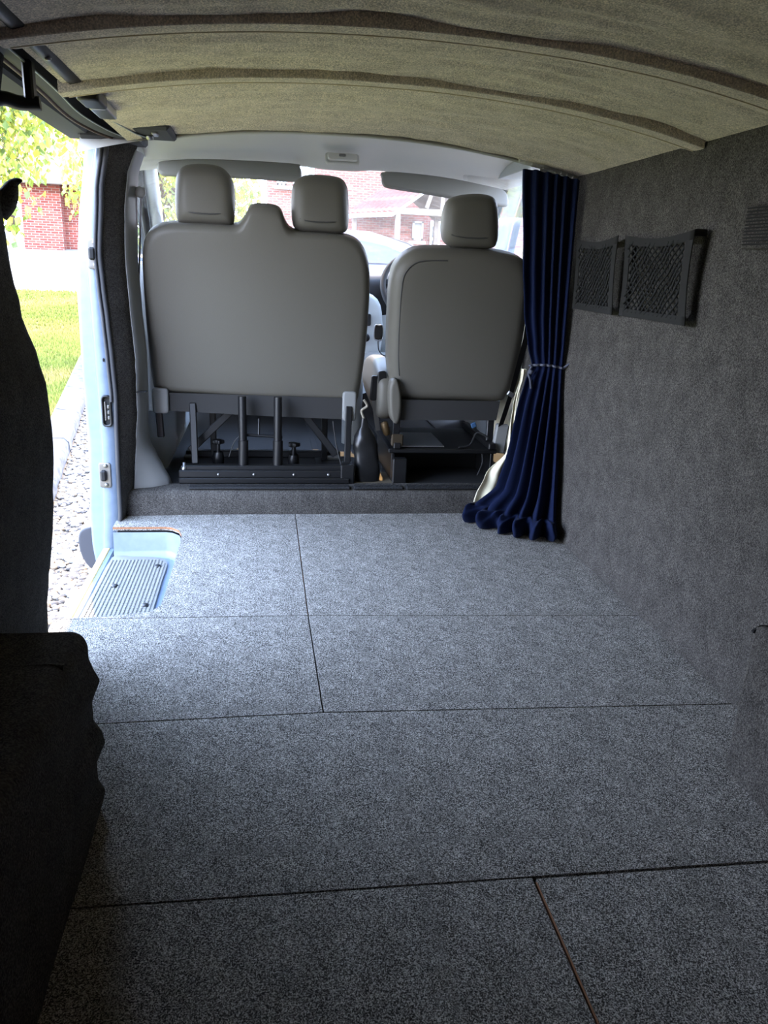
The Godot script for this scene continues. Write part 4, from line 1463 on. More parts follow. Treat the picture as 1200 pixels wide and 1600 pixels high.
# ---------------------------------------------------------------- net pockets and vent on the right wall
func build_wall_pockets():
	for e in [[-2.362, -1.925, "black elastic net pocket on the side wall away from the curtain"], [-2.752, -2.372, "black elastic net pocket on the side wall next to the navy curtain"]]:
		var z0: float = e[0]
		var z1: float = e[1]
		var t := thing("net_pocket", e[2], "net pocket", Vector3.ZERO, "net pockets on the side wall")
		# tape border: each strip a part
		var p := func(u: float, v: float, off := 0.0) -> Vector3:
			var sag := 0.012 * sin(PI * u) * v
			var pull := 0.010 * sin(PI * v)
			var z: float = lerp(z0 + pull, z1 - pull, u)
			return Vector3(W - 0.012 - 0.018 * u * u - 0.010 * v - off, lerp(0.838, 1.070, v) - sag * 1.2, z)
		for st in [[0.0, 1.0, 0.0, 0.10], [0.0, 1.0, 0.90, 1.0], [0.0, 0.075, 0.0, 1.0], [0.90, 1.0, 0.0, 1.0]]:
			var s := start()
			var front := []
			var back := []
			for j in 17:
				var v: float = lerp(st[2], st[3], j / 16.0)
				var row := []
				var rb := []
				for k in 17:
					var u: float = lerp(st[0], st[1], k / 16.0)
					row.append(p.call(u, v, 0.001))
					rb.append(p.call(u, v, -0.0015))
				rb.reverse()
				row.append_array(rb)
				front.append(row)
			loft(s, front, true)
			finish(s, "tape_border", M.webbing, t)
		# knotted net
		var s := start()
		var n := 15
		var m := 9
		for k in range(-m, n + 1):
			for dir in [1, -1]:
				var pts := []
				for j in 2 * m + 1:
					var v := j / float(2 * m)
					var u: float = (k + v * m if dir > 0 else k + (1.0 - v) * m) / n
					if u < 0.05 or u > 0.93: continue
					pts.append(p.call(u, 0.06 + 0.88 * v, -0.002 + 0.0012 * dir + 0.004 * sin(u * 20.0) * sin(v * 9.0)))
				if pts.size() > 1: tube(s, pts, 0.0032, 4)
		finish(s, "net", M.net, t).set_meta("kind", "stuff")
		if z1 > -2.0:
			s = start()
			bx(s, W - 0.036, W - 0.002, 1.055, 1.072, z1 - 0.016, z1 - 0.004, 0.003)
			finish(s, "fixing", M.webbing, t)
	var t := thing("wall_vent", "ribbed grey vent patch high on the side wall", "vent", Vector3.ZERO)
	var s := start()
	bx(s, W - 0.012, W + 0.004, 1.022, 1.118, -1.762, -1.56, 0.003)
	finish(s, "backing", M.wall_carpet, t)
	for k in 12:
		s = start()
		bx(s, W - 0.016, W - 0.010, 1.030 + 0.007 * k, 1.034 + 0.007 * k, -1.755, -1.565, 0.0015)
		finish(s, "vent_slat", M.webbing, t)

# ---------------------------------------------------------------- wheel-arch boxes
func build_arches():
	var nz := noise(3.0, 3, 60)
	# left: rounded top edge, the cloth puckers down the front corner
	var t := thing("wheel_arch_box", "dark carpeted wheel arch box behind the side door opening", "wheel arch", Vector3.ZERO, "", "structure")
	var s := start()
	var rows := []
	var yt := 0.350
	var prof := []
	for k in 17: prof.append([0.0 + (yt - 0.03) * k / 16.0, 0.0])
	for k in 6:
		var a := PI / 2 * (k + 1) / 6.0
		prof.append([yt - 0.03 + 0.03 * sin(a), 0.03 * (1 - cos(a))])
	for j in 40:
		# plan outline: along the front end, round the corner, then rearwards along the inner face
		var row := []
		for q in prof:
			var y: float = q[0]
			var ins: float = q[1]
			var pk := 0.017 * pow(maxf(0.0, sin(y * 52.0 + 0.4)), 0.7) * (1.0 - smoothstep(0.25, 0.31, y)) * smoothstep(0.0, 0.05, y)
			var x: float
			var z: float
			if j < 10:
				x = lerp(-0.55, -0.33, j / 9.0)
				z = -1.275 + ins
			elif j < 16:
				var a := PI / 2 * (j - 9) / 6.0
				x = -0.33 + (0.033 + pk - ins * 0.8) * sin(a)
				z = -1.242 - (0.033 - ins) * cos(a)
			else:
				var f := (j - 15) / 24.0
				x = -0.297 - ins + pk * exp(-f * 14.0) + 0.004 * nz.get_noise_2d(y * 2.0, f * 6.0)
				z = lerp(-1.242, 0.12, f)
			row.append(Vector3(x, y, z))
		# top, running to the wall
		var e: Vector3 = row[row.size() - 1]
		for k in 6: row.append(Vector3(lerp(e.x, -0.55, (k + 1) / 6.0), yt + 0.010 * (k + 1) / 6.0 + 0.003 * nz.get_noise_2d(e.x * 4 + k, e.z * 5.0), lerp(e.z, max(e.z, -1.245), 1.0)))
		rows.append(row)
	loft(s, rows)
	finish(s, "carpet_cover", M.wall_carpet, t)
	s = start()
	var path := []
	for k in 12: path.append(Vector3(-0.55 + 0.022 * k, 0.3545 - 0.0009 * k, -1.135 + 0.004 * sin(k * 1.1)))
	tube(s, path, 0.006, 6)
	finish(s, "cloth_fold", M.wall_carpet, t)
	# right: lower, its front edge leans back
	t = thing("wheel_arch_box", "carpeted wheel arch box against the side wall opposite the door opening", "wheel arch", Vector3.ZERO, "", "structure")
	s = start()
	rows = []
	for j in 40:
		var row := []
		for k in 24:
			var y: float
			var ins := 0.0
			if k < 18: y = 0.30 * k / 17.0
			else:
				var a := PI / 2 * (k - 17) / 6.0
				y = 0.30 + 0.025 * sin(a)
				ins = 0.025 * (1 - cos(a))
			var lean := 0.010 * y / 0.3
			var x: float
			var z: float
			var rough := 0.003 * nz.get_noise_2d(y * 14.0 + 30.0, j * 0.3)
			if j < 8:
				x = lerp(W, 0.94, j / 7.0)
				z = -1.275 + ins
			elif j < 14:
				var a := PI / 2 * (j - 7) / 6.0
				x = 0.94 - 0.015 * sin(a) + lean * sin(a) + ins * 0.8 + rough
				z = -1.26 - (0.015 - ins) * cos(a) if ins < 0.015 else -1.26 + (ins - 0.015)
			else:
				var f := (j - 13) / 26.0
				x = 0.925 + lean + ins + rough
				z = lerp(-1.26, 0.12, f)
			row.append(Vector3(x, y, z))
		var e: Vector3 = row[row.size() - 1]
		for k in 5: row.append(Vector3(lerp(e.x, W, (k + 1) / 5.0), e.y, e.z))
		rows.append(row)
	loft(s, rows)
	finish(s, "carpet_cover", M.wall_carpet, t)
	s = start()
	box(s, Vector3(0.938, 0.306, -1.272), Vector3(0.014, 0.006, 0.010), 0.002, Basis(Vector3(0, 0, 1), 0.5))
	finish(s, "torn_corner", M.dark_gap, t)

# ---------------------------------------------------------------- sliding-door rail
func build_rail():
	var t := thing("trim_8", "grey sliding door rail above the side opening", "door rail", Vector3.ZERO, "", "structure")
	var s := start()
	# beam over the opening
	bx(s, -0.66, -0.565, 1.325, 1.44, -3.06, 0.14, 0.008)
	bx(s, -0.565, -0.43, 1.345, 1.44, -2.90, 0.14, 0.006)
	bx(s, -0.60, -0.40, 1.312, 1.45, -3.07, -2.905, 0.008)
	finish(s, "beam", M.seal, t)
	var l1 := along([Vector3(-0.436, 1.312, -1.45), Vector3(-0.436, 1.312, -1.87), Vector3(-0.440, 1.312, -2.10), Vector3(-0.440, 1.312, -2.38), Vector3(-0.416, 1.312, -2.58), Vector3(-0.392, 1.312, -2.75), Vector3(-0.352, 1.312, -2.835)], 6)
	var l2 := along([Vector3(-0.470, 1.312, -1.45), Vector3(-0.473, 1.312, -1.87), Vector3(-0.480, 1.312, -2.15), Vector3(-0.492, 1.312, -2.40), Vector3(-0.480, 1.312, -2.62), Vector3(-0.45, 1.312, -2.80), Vector3(-0.40, 1.312, -2.90)], 6)
	var l3 := along([Vector3(-0.515, 1.318, -1.45), Vector3(-0.517, 1.318, -1.87), Vector3(-0.525, 1.318, -2.15), Vector3(-0.541, 1.318, -2.45), Vector3(-0.54, 1.318, -2.62), Vector3(-0.52, 1.318, -2.80), Vector3(-0.49, 1.318, -2.92)], 6)
	for q in [[l1, 0.0022, "rail_lip", M.pale_plastic], [l2, 0.0022, "rail_lip", M.pale_plastic]]:
		s = start()
		tube(s, q[0], q[1], 6)
		finish(s, q[2], q[3], t)
	# channel between the lips: a trough open downwards
	s = start()
	var rows := []
	for k in l1.size():
		var a: Vector3 = l1[k]
		var b: Vector3 = l2[k]
		rows.append([a, a + Vector3(0, 0.03, 0), b + Vector3(0, 0.03, 0), b])
	loft(s, rows, false, -1)
	finish(s, "channel", M.seal, t)
	s = start()
	rows = []
	for k in l2.size():
		var a: Vector3 = l2[k]
		var b: Vector3 = l3[k]
		rows.append([a + Vector3(0, 0.006, 0), a.lerp(b, 0.5) + Vector3(0, 0.0, 0), b, b + Vector3(-0.03, 0.02, 0), b + Vector3(-0.06, 0.04, 0)])
	loft(s, rows)
	finish(s, "outer_trim", M.seal, t)
	s = start()
	tube(s, l3, 0.006, 6)
	finish(s, "door_seal", mat(Color(0.30, 0.22, 0.17), 0.7), t)
	# dark strip that carries the cloth edge
	s = start()
	rows = []
	for k in 20:
		var z := -1.45 - 0.85 * k / 19.0
		var w: float = lerp(0.02, 0.010, k / 19.0)
		rows.append([Vector3(-0.437, 1.314, z), Vector3(-0.437 + w, 1.306, z), Vector3(-0.400, 1.312, z), Vector3(-0.395, 1.325, z)])
	loft(s, rows)
	finish(s, "edge_strip", M.black, t)
	for z in [-1.78, -2.02]:
		s = start()
		lathe(s, [Vector2(0, -0.005), Vector2(0.006, -0.004), Vector2(0.007, 0.0)], Transform3D(Basis.IDENTITY, Vector3(-0.412, 1.308, z)), 10)
		finish(s, "screw", M.steel, t)
	# front end bracket
	s = start()
	bx(s, -0.40, -0.285, 1.316, 1.350, -2.90, -2.66, 0.008)
	finish(s, "front_bracket", M.seal, t)
	s = start()
	box(s, Vector3(-0.335, 1.314, -2.74), Vector3(0.018, 0.01, 0.05), 0.003)
	lathe(s, [Vector2(0, -0.012), Vector2(0.010, -0.010), Vector2(0.012, 0.0)], Transform3D(Basis.IDENTITY, Vector3(-0.36, 1.314, -2.80)), 10)
	finish(s, "catch_plate", M.steel, t)
	# roller catch
	var c := thing("door_catch", "black and silver door catch on the rail above the opening", "catch", Vector3(-0.405, 1.300, -2.18))
	s = start()
	pillow(s, rounded(0.052, 0.12, 0.014, 3), 0.028, 0.006, Transform3D(Basis(Vector3(1, 0, 0), PI / 2), Vector3(0, -0.010, 0.03)))
	finish(s, "catch_body", M.black, c)
	s = start()
	pillow(s, rounded(0.044, 0.14, 0.006, 3), 0.03, 0.004, Transform3D(Basis(Vector3(1, 0, 0), PI / 2), Vector3(-0.004, -0.006, -0.13)))
	finish(s, "silver_block", M.steel, c)
	# arm of the open sliding door
	var a := thing("roller_bracket", "black sliding door bracket hanging from the rail", "bracket", Vector3(-0.47, 1.30, -1.86))
	s = start()
	box(s, Vector3(0, -0.02, 0), Vector3(0.020, 0.075, 0.03), 0.004)
	finish(s, "post", M.black, a)
	s = start()
	var ap := along([Vector3(0.018, -0.060, 0.0), Vector3(-0.02, -0.062, 0.005), Vector3(-0.05, -0.058, 0.02), Vector3(-0.085, -0.072, 0.03), Vector3(-0.16, -0.085, 0.05)], 4)
	tube(s, ap, 0.014, 8)
	finish(s, "arm", M.black, a)

# ---------------------------------------------------------------- outside
func land(x: float, z: float) -> float:
	var d := maxf(0.0, -z)
	var y := -0.55 + 0.055 * clampf(d - 5.0, 0.0, 7.0)
	y += 0.12 * clampf(d - 12.0, 0.0, 14.0)
	return y

func kerb_x(z: float) -> float:   # line of the kerb
	return -1.40 + (z + 5.4) * 0.131

func patch(x0, x1, z0: float, z1: float, nx: int, nzz: int, lift := 0.0) -> SurfaceTool:
	var s := start()
	var rows := []
	for j in nzz + 1:
		var z: float = lerp(z0, z1, float(j) / nzz)
		var a: float = x0.call(z) if x0 is Callable else x0
		var b: float = x1.call(z) if x1 is Callable else x1
		var row := []
		for k in nx + 1:
			var x: float = lerp(a, b, float(k) / nx)
			row.append(Vector3(x, land(x, z) + lift, z))
		rows.append(row)
	loft(s, rows)
	return s

func scatter(called: String, mesh: Mesh, m: Material, xfs: Array, cols: Array, parent: Node) -> MultiMeshInstance3D:
	var mm := MultiMesh.new()
	mm.transform_format = MultiMesh.TRANSFORM_3D
	mm.use_colors = true
	mm.mesh = mesh
	mm.instance_count = xfs.size()
	for i in xfs.size():
		mm.set_instance_transform(i, xfs[i])
		mm.set_instance_color(i, cols[i])
	var o := MultiMeshInstance3D.new()
	o.multimesh = mm
	o.material_override = m
	o.name = called if parent != self else numbered(called)
	o.set_meta("kind", "stuff")
	parent.add_child(o, true)
	return o

func build_ground():
	var g := thing("ground", "pale gravel drive outside the van", "ground", Vector3.ZERO, "", "structure")
	finish(patch(func(z): return kerb_x(z) if z < -1.0 else -12.0, 14.0, 9.0, -34.0, 30, 86), "gravel_bed", M.gravel_bed, g)
	finish(patch(-14.0, func(z): return kerb_x(z), -1.0, -1.02, 1, 1), "edge", M.gravel_bed, g)
	# loose stones in the part one can see
	var s := start()
	s.set_smooth_group(1)
	var sp := SphereMesh.new()
	sp.radius = 0.5; sp.height = 1.0; sp.radial_segments = 6; sp.rings = 3
	var xfs := []
	var cols := []
	var tones := [Color(0.20, 0.165, 0.125), Color(0.17, 0.155, 0.14), Color(0.13, 0.11, 0.09), Color(0.24, 0.22, 0.20), Color(0.06, 0.053, 0.048), Color(0.20, 0.14, 0.085)]
	for i in 16000:
		var z := rng.randf_range(-8.6, -2.2)
		var x := rng.randf_range(kerb_x(z) + 0.03, -0.45)
		var sz := rng.randf_range(0.014, 0.036)
		var b := Basis(Vector3(rng.randf_range(-1, 1), 1, rng.randf_range(-1, 1)).normalized(), rng.randf() * TAU).scaled(Vector3(sz * 1.2, sz * 0.75, sz))
		xfs.append(Transform3D(b, Vector3(x, land(x, z) + sz * 0.22, z)))
		cols.append(tones[rng.randi() % tones.size()] * rng.randf_range(0.75, 1.15))
	tag(scatter("gravel", sp, M.stone_chip, xfs, cols, self), "loose pale gravel stones beside the van", "gravel", "", "stuff")

	# lawn
	var l := thing("lawn", "sunlit green lawn beyond the stone kerb", "lawn", Vector3.ZERO, "", "structure")
	finish(patch(-14.0, func(z): return kerb_x(z) - 0.10, -1.0, -15.5, 20, 40, 0.04), "turf", M.lawn, l)
	var gs := start()
	gs.set_smooth_group(-1)
	tri(gs, Vector3(-0.5, 0, 0), Vector3(0.5, 0, 0), Vector3(0.25, 1, 0.2))
	tri(gs, Vector3(0, 0, -0.5), Vector3(0, 0, 0.5), Vector3(-0.3, 0.85, 0.1))
	gs.generate_normals()
	var blade := gs.commit()
	xfs = []
	cols = []
	var nz := noise(0.6, 2, 9)
	for i in 80000:
		var z := -4.6 - 10.9 * pow(rng.randf(), 1.5)
		var x := kerb_x(z) - 0.10 - pow(rng.randf(), 1.4) * (1.6 + 0.40 * -z)
		var h := rng.randf_range(0.03, 0.07)
		var w := rng.randf_range(0.010, 0.020) * (1.0 - z * 0.06)
		xfs.append(Transform3D(Basis(Vector3.UP, rng.randf() * TAU).scaled(Vector3(w, h, w)), Vector3(x, land(x, z) + 0.035, z)))
		var dry: float = clampf(nz.get_noise_2d(x, z) + 0.25 + (0.5 if z > -7.0 else 0.0), 0.0, 1.0)
		cols.append(Color(0.19, 0.21, 0.035).lerp(Color(0.36, 0.27, 0.08), dry) * rng.randf_range(0.7, 1.3))
	tag(scatter("grass", blade, M.blade, xfs, cols, self), "short sunlit grass blades on the lawn", "grass", "", "stuff")
	# drive beyond the lawn
	var d := thing("far_drive", "bright pale drive crossing behind the lawn", "driveway", Vector3.ZERO, "", "structure")
	finish(patch(-14.0, func(z): return kerb_x(z), -15.5, -34.0, 20, 20, 0.0), "paving", M.drive, d)
	# stone kerb
	for k in 6:
		var z0 := -4.3 - 0.92 * k
		var z1 := z0 - 0.90
		var s2 := start()
		var nk := noise(6.0, 2, 80 + k)
		var rows := []
		for j in 9:
			var z: float = lerp(z0, z1, j / 8.0)
			var x := kerb_x(z)
			var y := land(x, z)
			var q := 0.012 * nk.get_noise_1d(z * 3.0)
			rows.append([Vector3(x + 0.02 + q, y - 0.05, z), Vector3(x + 0.01 + q, y + 0.075, z), Vector3(x - 0.02, y + 0.105 + q, z), Vector3(x - 0.17, y + 0.115 - q, z), Vector3(x - 0.20, y + 0.08, z), Vector3(x - 0.21, y - 0.05, z)])
		loft(s2, rows)
		for e in [0, 8]:
			var c: Array = rows[e]
			s2.set_smooth_group(-1)
			for j in range(1, 5): tri(s2, c[0], c[j], c[j + 1])
		var o := finish(s2, "kerb_stone", M.kerb)
		tag(o, "long grey kerb stone, number %s from the van along the lawn edge" % ["one", "two", "three", "four", "five", "six"][k], "kerb stone", "kerb stones along the lawn")

func window_unit(parent: Node, x0: float, x1: float, y0: float, y1: float, z: float, bars := 1):
	var s := start()
	bx(s, x0 - 0.08, x1 + 0.08, y0 - 0.10, y0 - 0.02, z - 0.02, z + 0.10, 0.01)
	var w := finish(s, "window", M.frame_white, parent)
	s = start()
	var f := 0.05
	bx(s, x0, x0 + f, y0, y1, z, z + 0.05); bx(s, x1 - f, x1, y0, y1, z, z + 0.05)
	bx(s, x0, x1, y0, y0 + f, z, z + 0.05); bx(s, x0, x1, y1 - f, y1, z, z + 0.05)
	finish(s, "window_frame", M.frame_white, w)
	for k in bars:
		s = start()
		var x: float = lerp(x0, x1, (k + 1.0) / (bars + 1.0))
		bx(s, x - 0.02, x + 0.02, y0, y1, z, z + 0.05)
		finish(s, "glazing_bar", M.frame_white, w)
	s = start()
	bx(s, x0, x1, y0, y1, z + 0.005, z + 0.015)
	finish(s, "pane", M.pane, w)

func build_house():
	var h := thing("house", "red brick house with white windows seen through the windscreen", "house", Vector3.ZERO)
	var s := start()
	bx(s, 0.05, 12.0, 0.3, 7.0, -30.0, -22.0)
	finish(s, "brick_wall", M.brick, h)
	window_unit(h, 0.30, 0.54, 2.86, 4.1, -22.0, 1)
	window_unit(h, 0.70, 1.25, 2.86, 4.1, -22.0, 2)
	window_unit(h, 5.4, 6.3, 2.86, 4.1, -22.0, 2)
	window_unit(h, 3.88, 4.17, 1.68, 2.16, -22.0, 0)
	window_unit(h, 1.1, 1.7, 1.2, 2.0, -22.0, 1)
	s = start()
	bx(s, 4.36, 4.64, 0.7, 2.18, -22.0, -21.94, 0.01)
	var dr := finish(s, "front_door", M.frame_white, h)
	for k in 3:
		s = start()
		bx(s, 4.41, 4.59, 1.05 + 0.36 * k, 1.33 + 0.36 * k, -21.95, -21.925, 0.01)
		finish(s, "door_panel", M.pane, dr)
	s = start()
	extrude(s, PackedVector2Array([Vector2(-0.3, 6.9), Vector2(12.3, 6.9), Vector2(10.5, 9.5), Vector2(1.5, 9.5)]), 8.6, Transform3D(Basis.IDENTITY, Vector3(0, 0, -21.7)))
	finish(s, "roof", M.tile, h)
	# low wall beside the porch
	var lw := thing("garden_wall", "low brick wall left of the porch in front of the house", "wall", Vector3.ZERO)
	s = start()
	bx(s, 0.1, 2.3, 0.4, 1.55, -21.3, -21.05)
	finish(s, "brick_wall", M.brick, lw)
	s = start()
	bx(s, 0.05, 2.35, 1.55, 1.62, -21.35, -21.0, 0.02)
	finish(s, "coping", M.kerb, lw)

	# timber porch with a tiled gable roof, turned towards the drive
	var p := thing("porch", "timber porch with a pink tiled gable roof against the brick house", "porch", Vector3.ZERO)
	# front frame corners (towards the camera) and the back against the wall
	var el := Vector3(3.16, 2.28, -20.0)     # left eave, front
	var ap := Vector3(4.24, 3.06, -20.0)     # apex, front
	var er := Vector3(5.32, 2.28, -20.0)     # right eave, front
	var bk := Vector3(-0.95, 0.0, -1.76)      # front to back
	# tiles on the left slope, each a piece
	var rows := 9
	var colsn := 9
	var tm := start()
	var prof := []
	for k in 7: prof.append(Vector3(-0.5 + k / 6.0, 0.09 * cos(k / 6.0 * TAU), 0))
	loft(tm, [[Vector3(-0.5, 0.0, 0), Vector3(-0.25, 0.22, 0), Vector3(0.0, 0.3, 0), Vector3(0.25, 0.22, 0), Vector3(0.5, 0.0, 0), Vector3(0.5, -0.15, 0), Vector3(-0.5, -0.15, 0)], [Vector3(-0.5, 0.0, 1), Vector3(-0.25, 0.22, 1), Vector3(0.0, 0.3, 1), Vector3(0.25, 0.22, 1), Vector3(0.5, 0.0, 1), Vector3(0.5, -0.15, 1), Vector3(-0.5, -0.15, 1)]], true, -1)
	for k in range(1, 6): tri(tm, Vector3(-0.5, 0, 0), [Vector3(-0.5, 0.0, 0), Vector3(-0.25, 0.22, 0), Vector3(0.0, 0.3, 0), Vector3(0.25, 0.22, 0), Vector3(0.5, 0.0, 0), Vector3(0.5, -0.15, 0), Vector3(-0.5, -0.15, 0)][k], [Vector3(-0.5, 0.0, 0), Vector3(-0.25, 0.22, 0), Vector3(0.0, 0.3, 0), Vector3(0.25, 0.22, 0), Vector3(0.5, 0.0, 0), Vector3(0.5, -0.15, 0), Vector3(-0.5, -0.15, 0)][k + 1])
	tm.generate_normals()
	var tile: Mesh = tm.commit()
	for side in 2:
		var low := (el + Vector3(-0.10, -0.07, 0)) if side == 0 else (er + Vector3(0.10, -0.07, 0))
		var up := ap - low
		var back := bk * 1.02
		s = start()
		var nrm := back.cross(up).normalized() * (1.0 if side == 0 else -1.0)
		if nrm.y < 0: nrm = -nrm
		quad(s, low - nrm * 0.05, low + back - nrm * 0.05, ap + back - nrm * 0.05, ap - nrm * 0.05)
		quad(s, low - nrm * 0.02, low + back - nrm * 0.02, ap + back - nrm * 0.02, ap - nrm * 0.02)
		finish(s, "roof_boarding", M.timber, p)
		for i in rows:
			for j in colsn:
				var o := MeshInstance3D.new()
				o.mesh = tile
				o.material_override = M.tile if (i * 7 + j * 3 + side) % 3 else M.tile_b
				var bx_: Vector3 = back / colsn
				var bz: Vector3 = up / rows * 1.15
				o.transform = Transform3D(Basis(bx_, nrm * 0.16, bz), low + back * ((j + 0.5) / colsn) + up * (float(i) / rows) + nrm * (0.02 + 0.012 * (i % 2) * 0.0 + 0.01))
				o.rotate_object_local(Vector3(1, 0, 0), 0.0)
				o.name = "roof_tile"
				p.add_child(o, true)
	# rafter ends under the left eave
	for k in 9:
		s = start()
		var q := el + Vector3(-0.14, -0.10, 0) + bk * (k + 0.4) / 9.0
		box(s, q, Vector3(0.16, 0.10, 0.07), 0.005)
		finish(s, "rafter_end", M.frame_white, p)
	# barge boards, tie beam, struts and posts
	for e in [[el + Vector3(-0.16, -0.13, 0.04), ap + Vector3(0, -0.02, 0.04)], [er + Vector3(0.16, -0.13, 0.04), ap + Vector3(0, -0.02, 0.04)]]:
		s = start()
		bar(s, e[0], e[1], 0.06, 0.17, 0.01, Vector3(0, 0, 1))
		finish(s, "barge_board", M.frame_white, p)
	s = start()
	bar(s, el + Vector3(0.0, -0.02, 0), er + Vector3(0.0, -0.02, 0), 0.15, 0.13, 0.01, Vector3(0, 0, 1))
	finish(s, "tie_beam", M.timber, p)
	for e in [[Vector3(3.85, 2.35, -20.0), Vector3(4.0, 2.82, -20.0)], [Vector3(4.63, 2.35, -20.0), Vector3(4.48, 2.82, -20.0)], [Vector3(4.24, 2.3, -20.0), Vector3(4.24, 3.0, -20.0)]]:
		s = start()
		bar(s, e[0], e[1], 0.09, 0.09, 0.01, Vector3(0, 0, 1))
		finish(s, "strut", M.timber, p)
	for q in [el, er, el + bk * 0.92, er + bk * 0.92]:
		s = start()
		bx(s, q.x - 0.06, q.x + 0.06, land(0, q.z) - 0.02, q.y - 0.02, q.z - 0.06, q.z + 0.06, 0.01)
		finish(s, "post", M.timber, p)
	for q in [el, er]:
		s = start()
		bar(s, q + Vector3(0, -0.02, 0), q + bk + Vector3(0, -0.02, 0), 0.12, 0.12, 0.01)
		finish(s, "side_beam", M.timber, p)

func build_shed():
	var h := thing("brick_outbuilding", "small red brick outbuilding beyond the lawn, seen through the side opening", "outbuilding", Vector3.ZERO)
	var s := start()
	bx(s, -6.0, -5.05, 0.6, 2.62, -24.0, -22.0)
	finish(s, "brick_wall", M.brick, h)
	s = start()
	bx(s, -5.05, -3.6, 0.6, 2.62, -24.2, -22.3)
	finish(s, "brick_wall", M.brick, h)
	s = start()
	extrude(s, PackedVector2Array([Vector2(21.6, 2.60), Vector2(24.4, 2.60), Vector2(24.4, 2.66), Vector2(23.0, 3.9), Vector2(21.6, 2.66)]), 3.0, Transform3D(Basis(Vector3(0, 0, -1), Vector3(0, 1, 0), Vector3(1, 0, 0)), Vector3(-3.4, 0, 0)))
	finish(s, "roof", M.tile_b, h)
	for k in 14:
		s = start()
		bx(s, -4.62, -3.62, 0.75 + 0.13 * k, 0.865 + 0.13 * k, -22.32, -22.27, 0.01)
		finish(s, "garage_door_slat", M.tile_b, h)
	s = start()
	bx(s, -6.3, -3.4, 2.56, 2.68, -21.75, -21.58, 0.02)
	finish(s, "gutter", M.timber, h)

func build_car():
	var t := thing("parked_car", "dark blue parked car just beyond the windscreen", "car", Vector3(0.7, land(0, -9.0), -9.0))
	var y0 := -land(0, -9.0)
	# side outlines: body below the glass, then the cabin; front of the car towards +x
	var s := start()
	var body := smooth2([Vector2(-2.3, 0.35), Vector2(-2.25, 0.95), Vector2(-1.9, 1.02), Vector2(0.0, 1.03), Vector2(0.95, 1.02), Vector2(1.6, 0.93), Vector2(2.0, 0.78), Vector2(2.1, 0.45), Vector2(2.0, 0.28), Vector2(0.0, 0.25), Vector2(-2.1, 0.26)], 4)
	for i in body.size(): body[i].y *= 1.28
	pillow(s, body, 1.75, 0.12, Transform3D(Basis.IDENTITY, Vector3(0, 0, 0.87)), 0.0, 4)
	finish(s, "body", M.body_blue, t)
	s = start()
	var cab := [Vector2(-1.95, 1.28), Vector2(-1.6, 1.48), Vector2(-1.0, 1.60), Vector2(-0.2, 1.645), Vector2(0.35, 1.625), Vector2(0.75, 1.53), Vector2(1.1, 1.36), Vector2(1.2, 1.27)]
	var rows := []
	for side in [-1, 1]:
		for w in ([0.80, 0.70, 0.52] if side < 0 else [0.52, 0.70, 0.80]):
			var row := []
			for p in cab: row.append(Vector3(p.x, p.y if w < 0.6 else (p.y - 0.05 if w < 0.75 else 1.27), w * side))
			rows.append(row)
	loft(s, rows)
	finish(s, "roof", M.body_blue, t)
	# glass set into the cabin, towards the camera
	var g1 := PackedVector2Array([Vector2(-1.45, 1.32), Vector2(-1.35, 1.47), Vector2(-0.9, 1.545), Vector2(-0.35, 1.565), Vector2(-0.35, 1.32)])
	var g2 := PackedVector2Array([Vector2(-0.27, 1.32), Vector2(-0.27, 1.565), Vector2(0.15, 1.56), Vector2(0.5, 1.50), Vector2(0.95, 1.32)])
	for g in [g1, g2]:
		s = start()
		var lean := Basis(Vector3(1, 0, 0), -0.36)
		extrude(s, g, 0.01, Transform3D(lean, Vector3(0, 1.30 - (lean * Vector3(0, 1.30, 0)).y, 0.81 - (lean * Vector3(0, 1.30, 0)).z)))
		finish(s, "side_window_pane", M.tinted, t)
	s = start()
	loft(s, [[Vector3(0.40, 1.615, -0.5), Vector3(0.78, 1.53, -0.56), Vector3(1.18, 1.30, -0.64)], [Vector3(0.44, 1.625, 0.0), Vector3(0.82, 1.545, 0.0), Vector3(1.24, 1.31, 0.0)], [Vector3(0.40, 1.615, 0.5), Vector3(0.78, 1.53, 0.56), Vector3(1.18, 1.30, 0.64)]])
	finish(s, "windscreen", M.tinted, t)
	for x in [-1.45, 1.35]:
		for z in [-0.78, 0.78]:
			s = start()
			lathe(s, [Vector2(0.0, -0.11), Vector2(0.26, -0.11), Vector2(0.33, -0.09), Vector2(0.34, 0.0), Vector2(0.33, 0.09), Vector2(0.26, 0.11), Vector2(0.0, 0.11)], Transform3D(Basis(Vector3(1, 0, 0), PI / 2), Vector3(x, 0.34, z)), 20)
			var wl := finish(s, "wheel", M.rubber, t)
			s = start()
			lathe(s, [Vector2(0.0, 0.125), Vector2(0.2, 0.12), Vector2(0.22, 0.10)], Transform3D(Basis(Vector3(1, 0, 0), PI / 2), Vector3(x, 0.34, z)), 16)
			finish(s, "hub_cap", M.steel, wl)
	s = start()
	pillow(s, rounded(0.20, 0.13, 0.04, 4), 0.10, 0.03, Transform3D(Basis.IDENTITY, Vector3(0.80, 1.36, 0.98)))
	finish(s, "door_mirror", M.body_blue, t)

# ---------------------------------------------------------------- trees
func leaf_mesh() -> Mesh:
	var s := start()
	s.set_smooth_group(-1)
	var a := Vector3(0, 0, 0)
	var b := Vector3(0.36, 0.45, 0.10)
	var c := Vector3(0, 1.0, -0.05)
	var d := Vector3(-0.36, 0.45, 0.10)
	tri(s, a, b, c)
	tri(s, a, c, d)
	s.generate_normals()
	return s.commit()

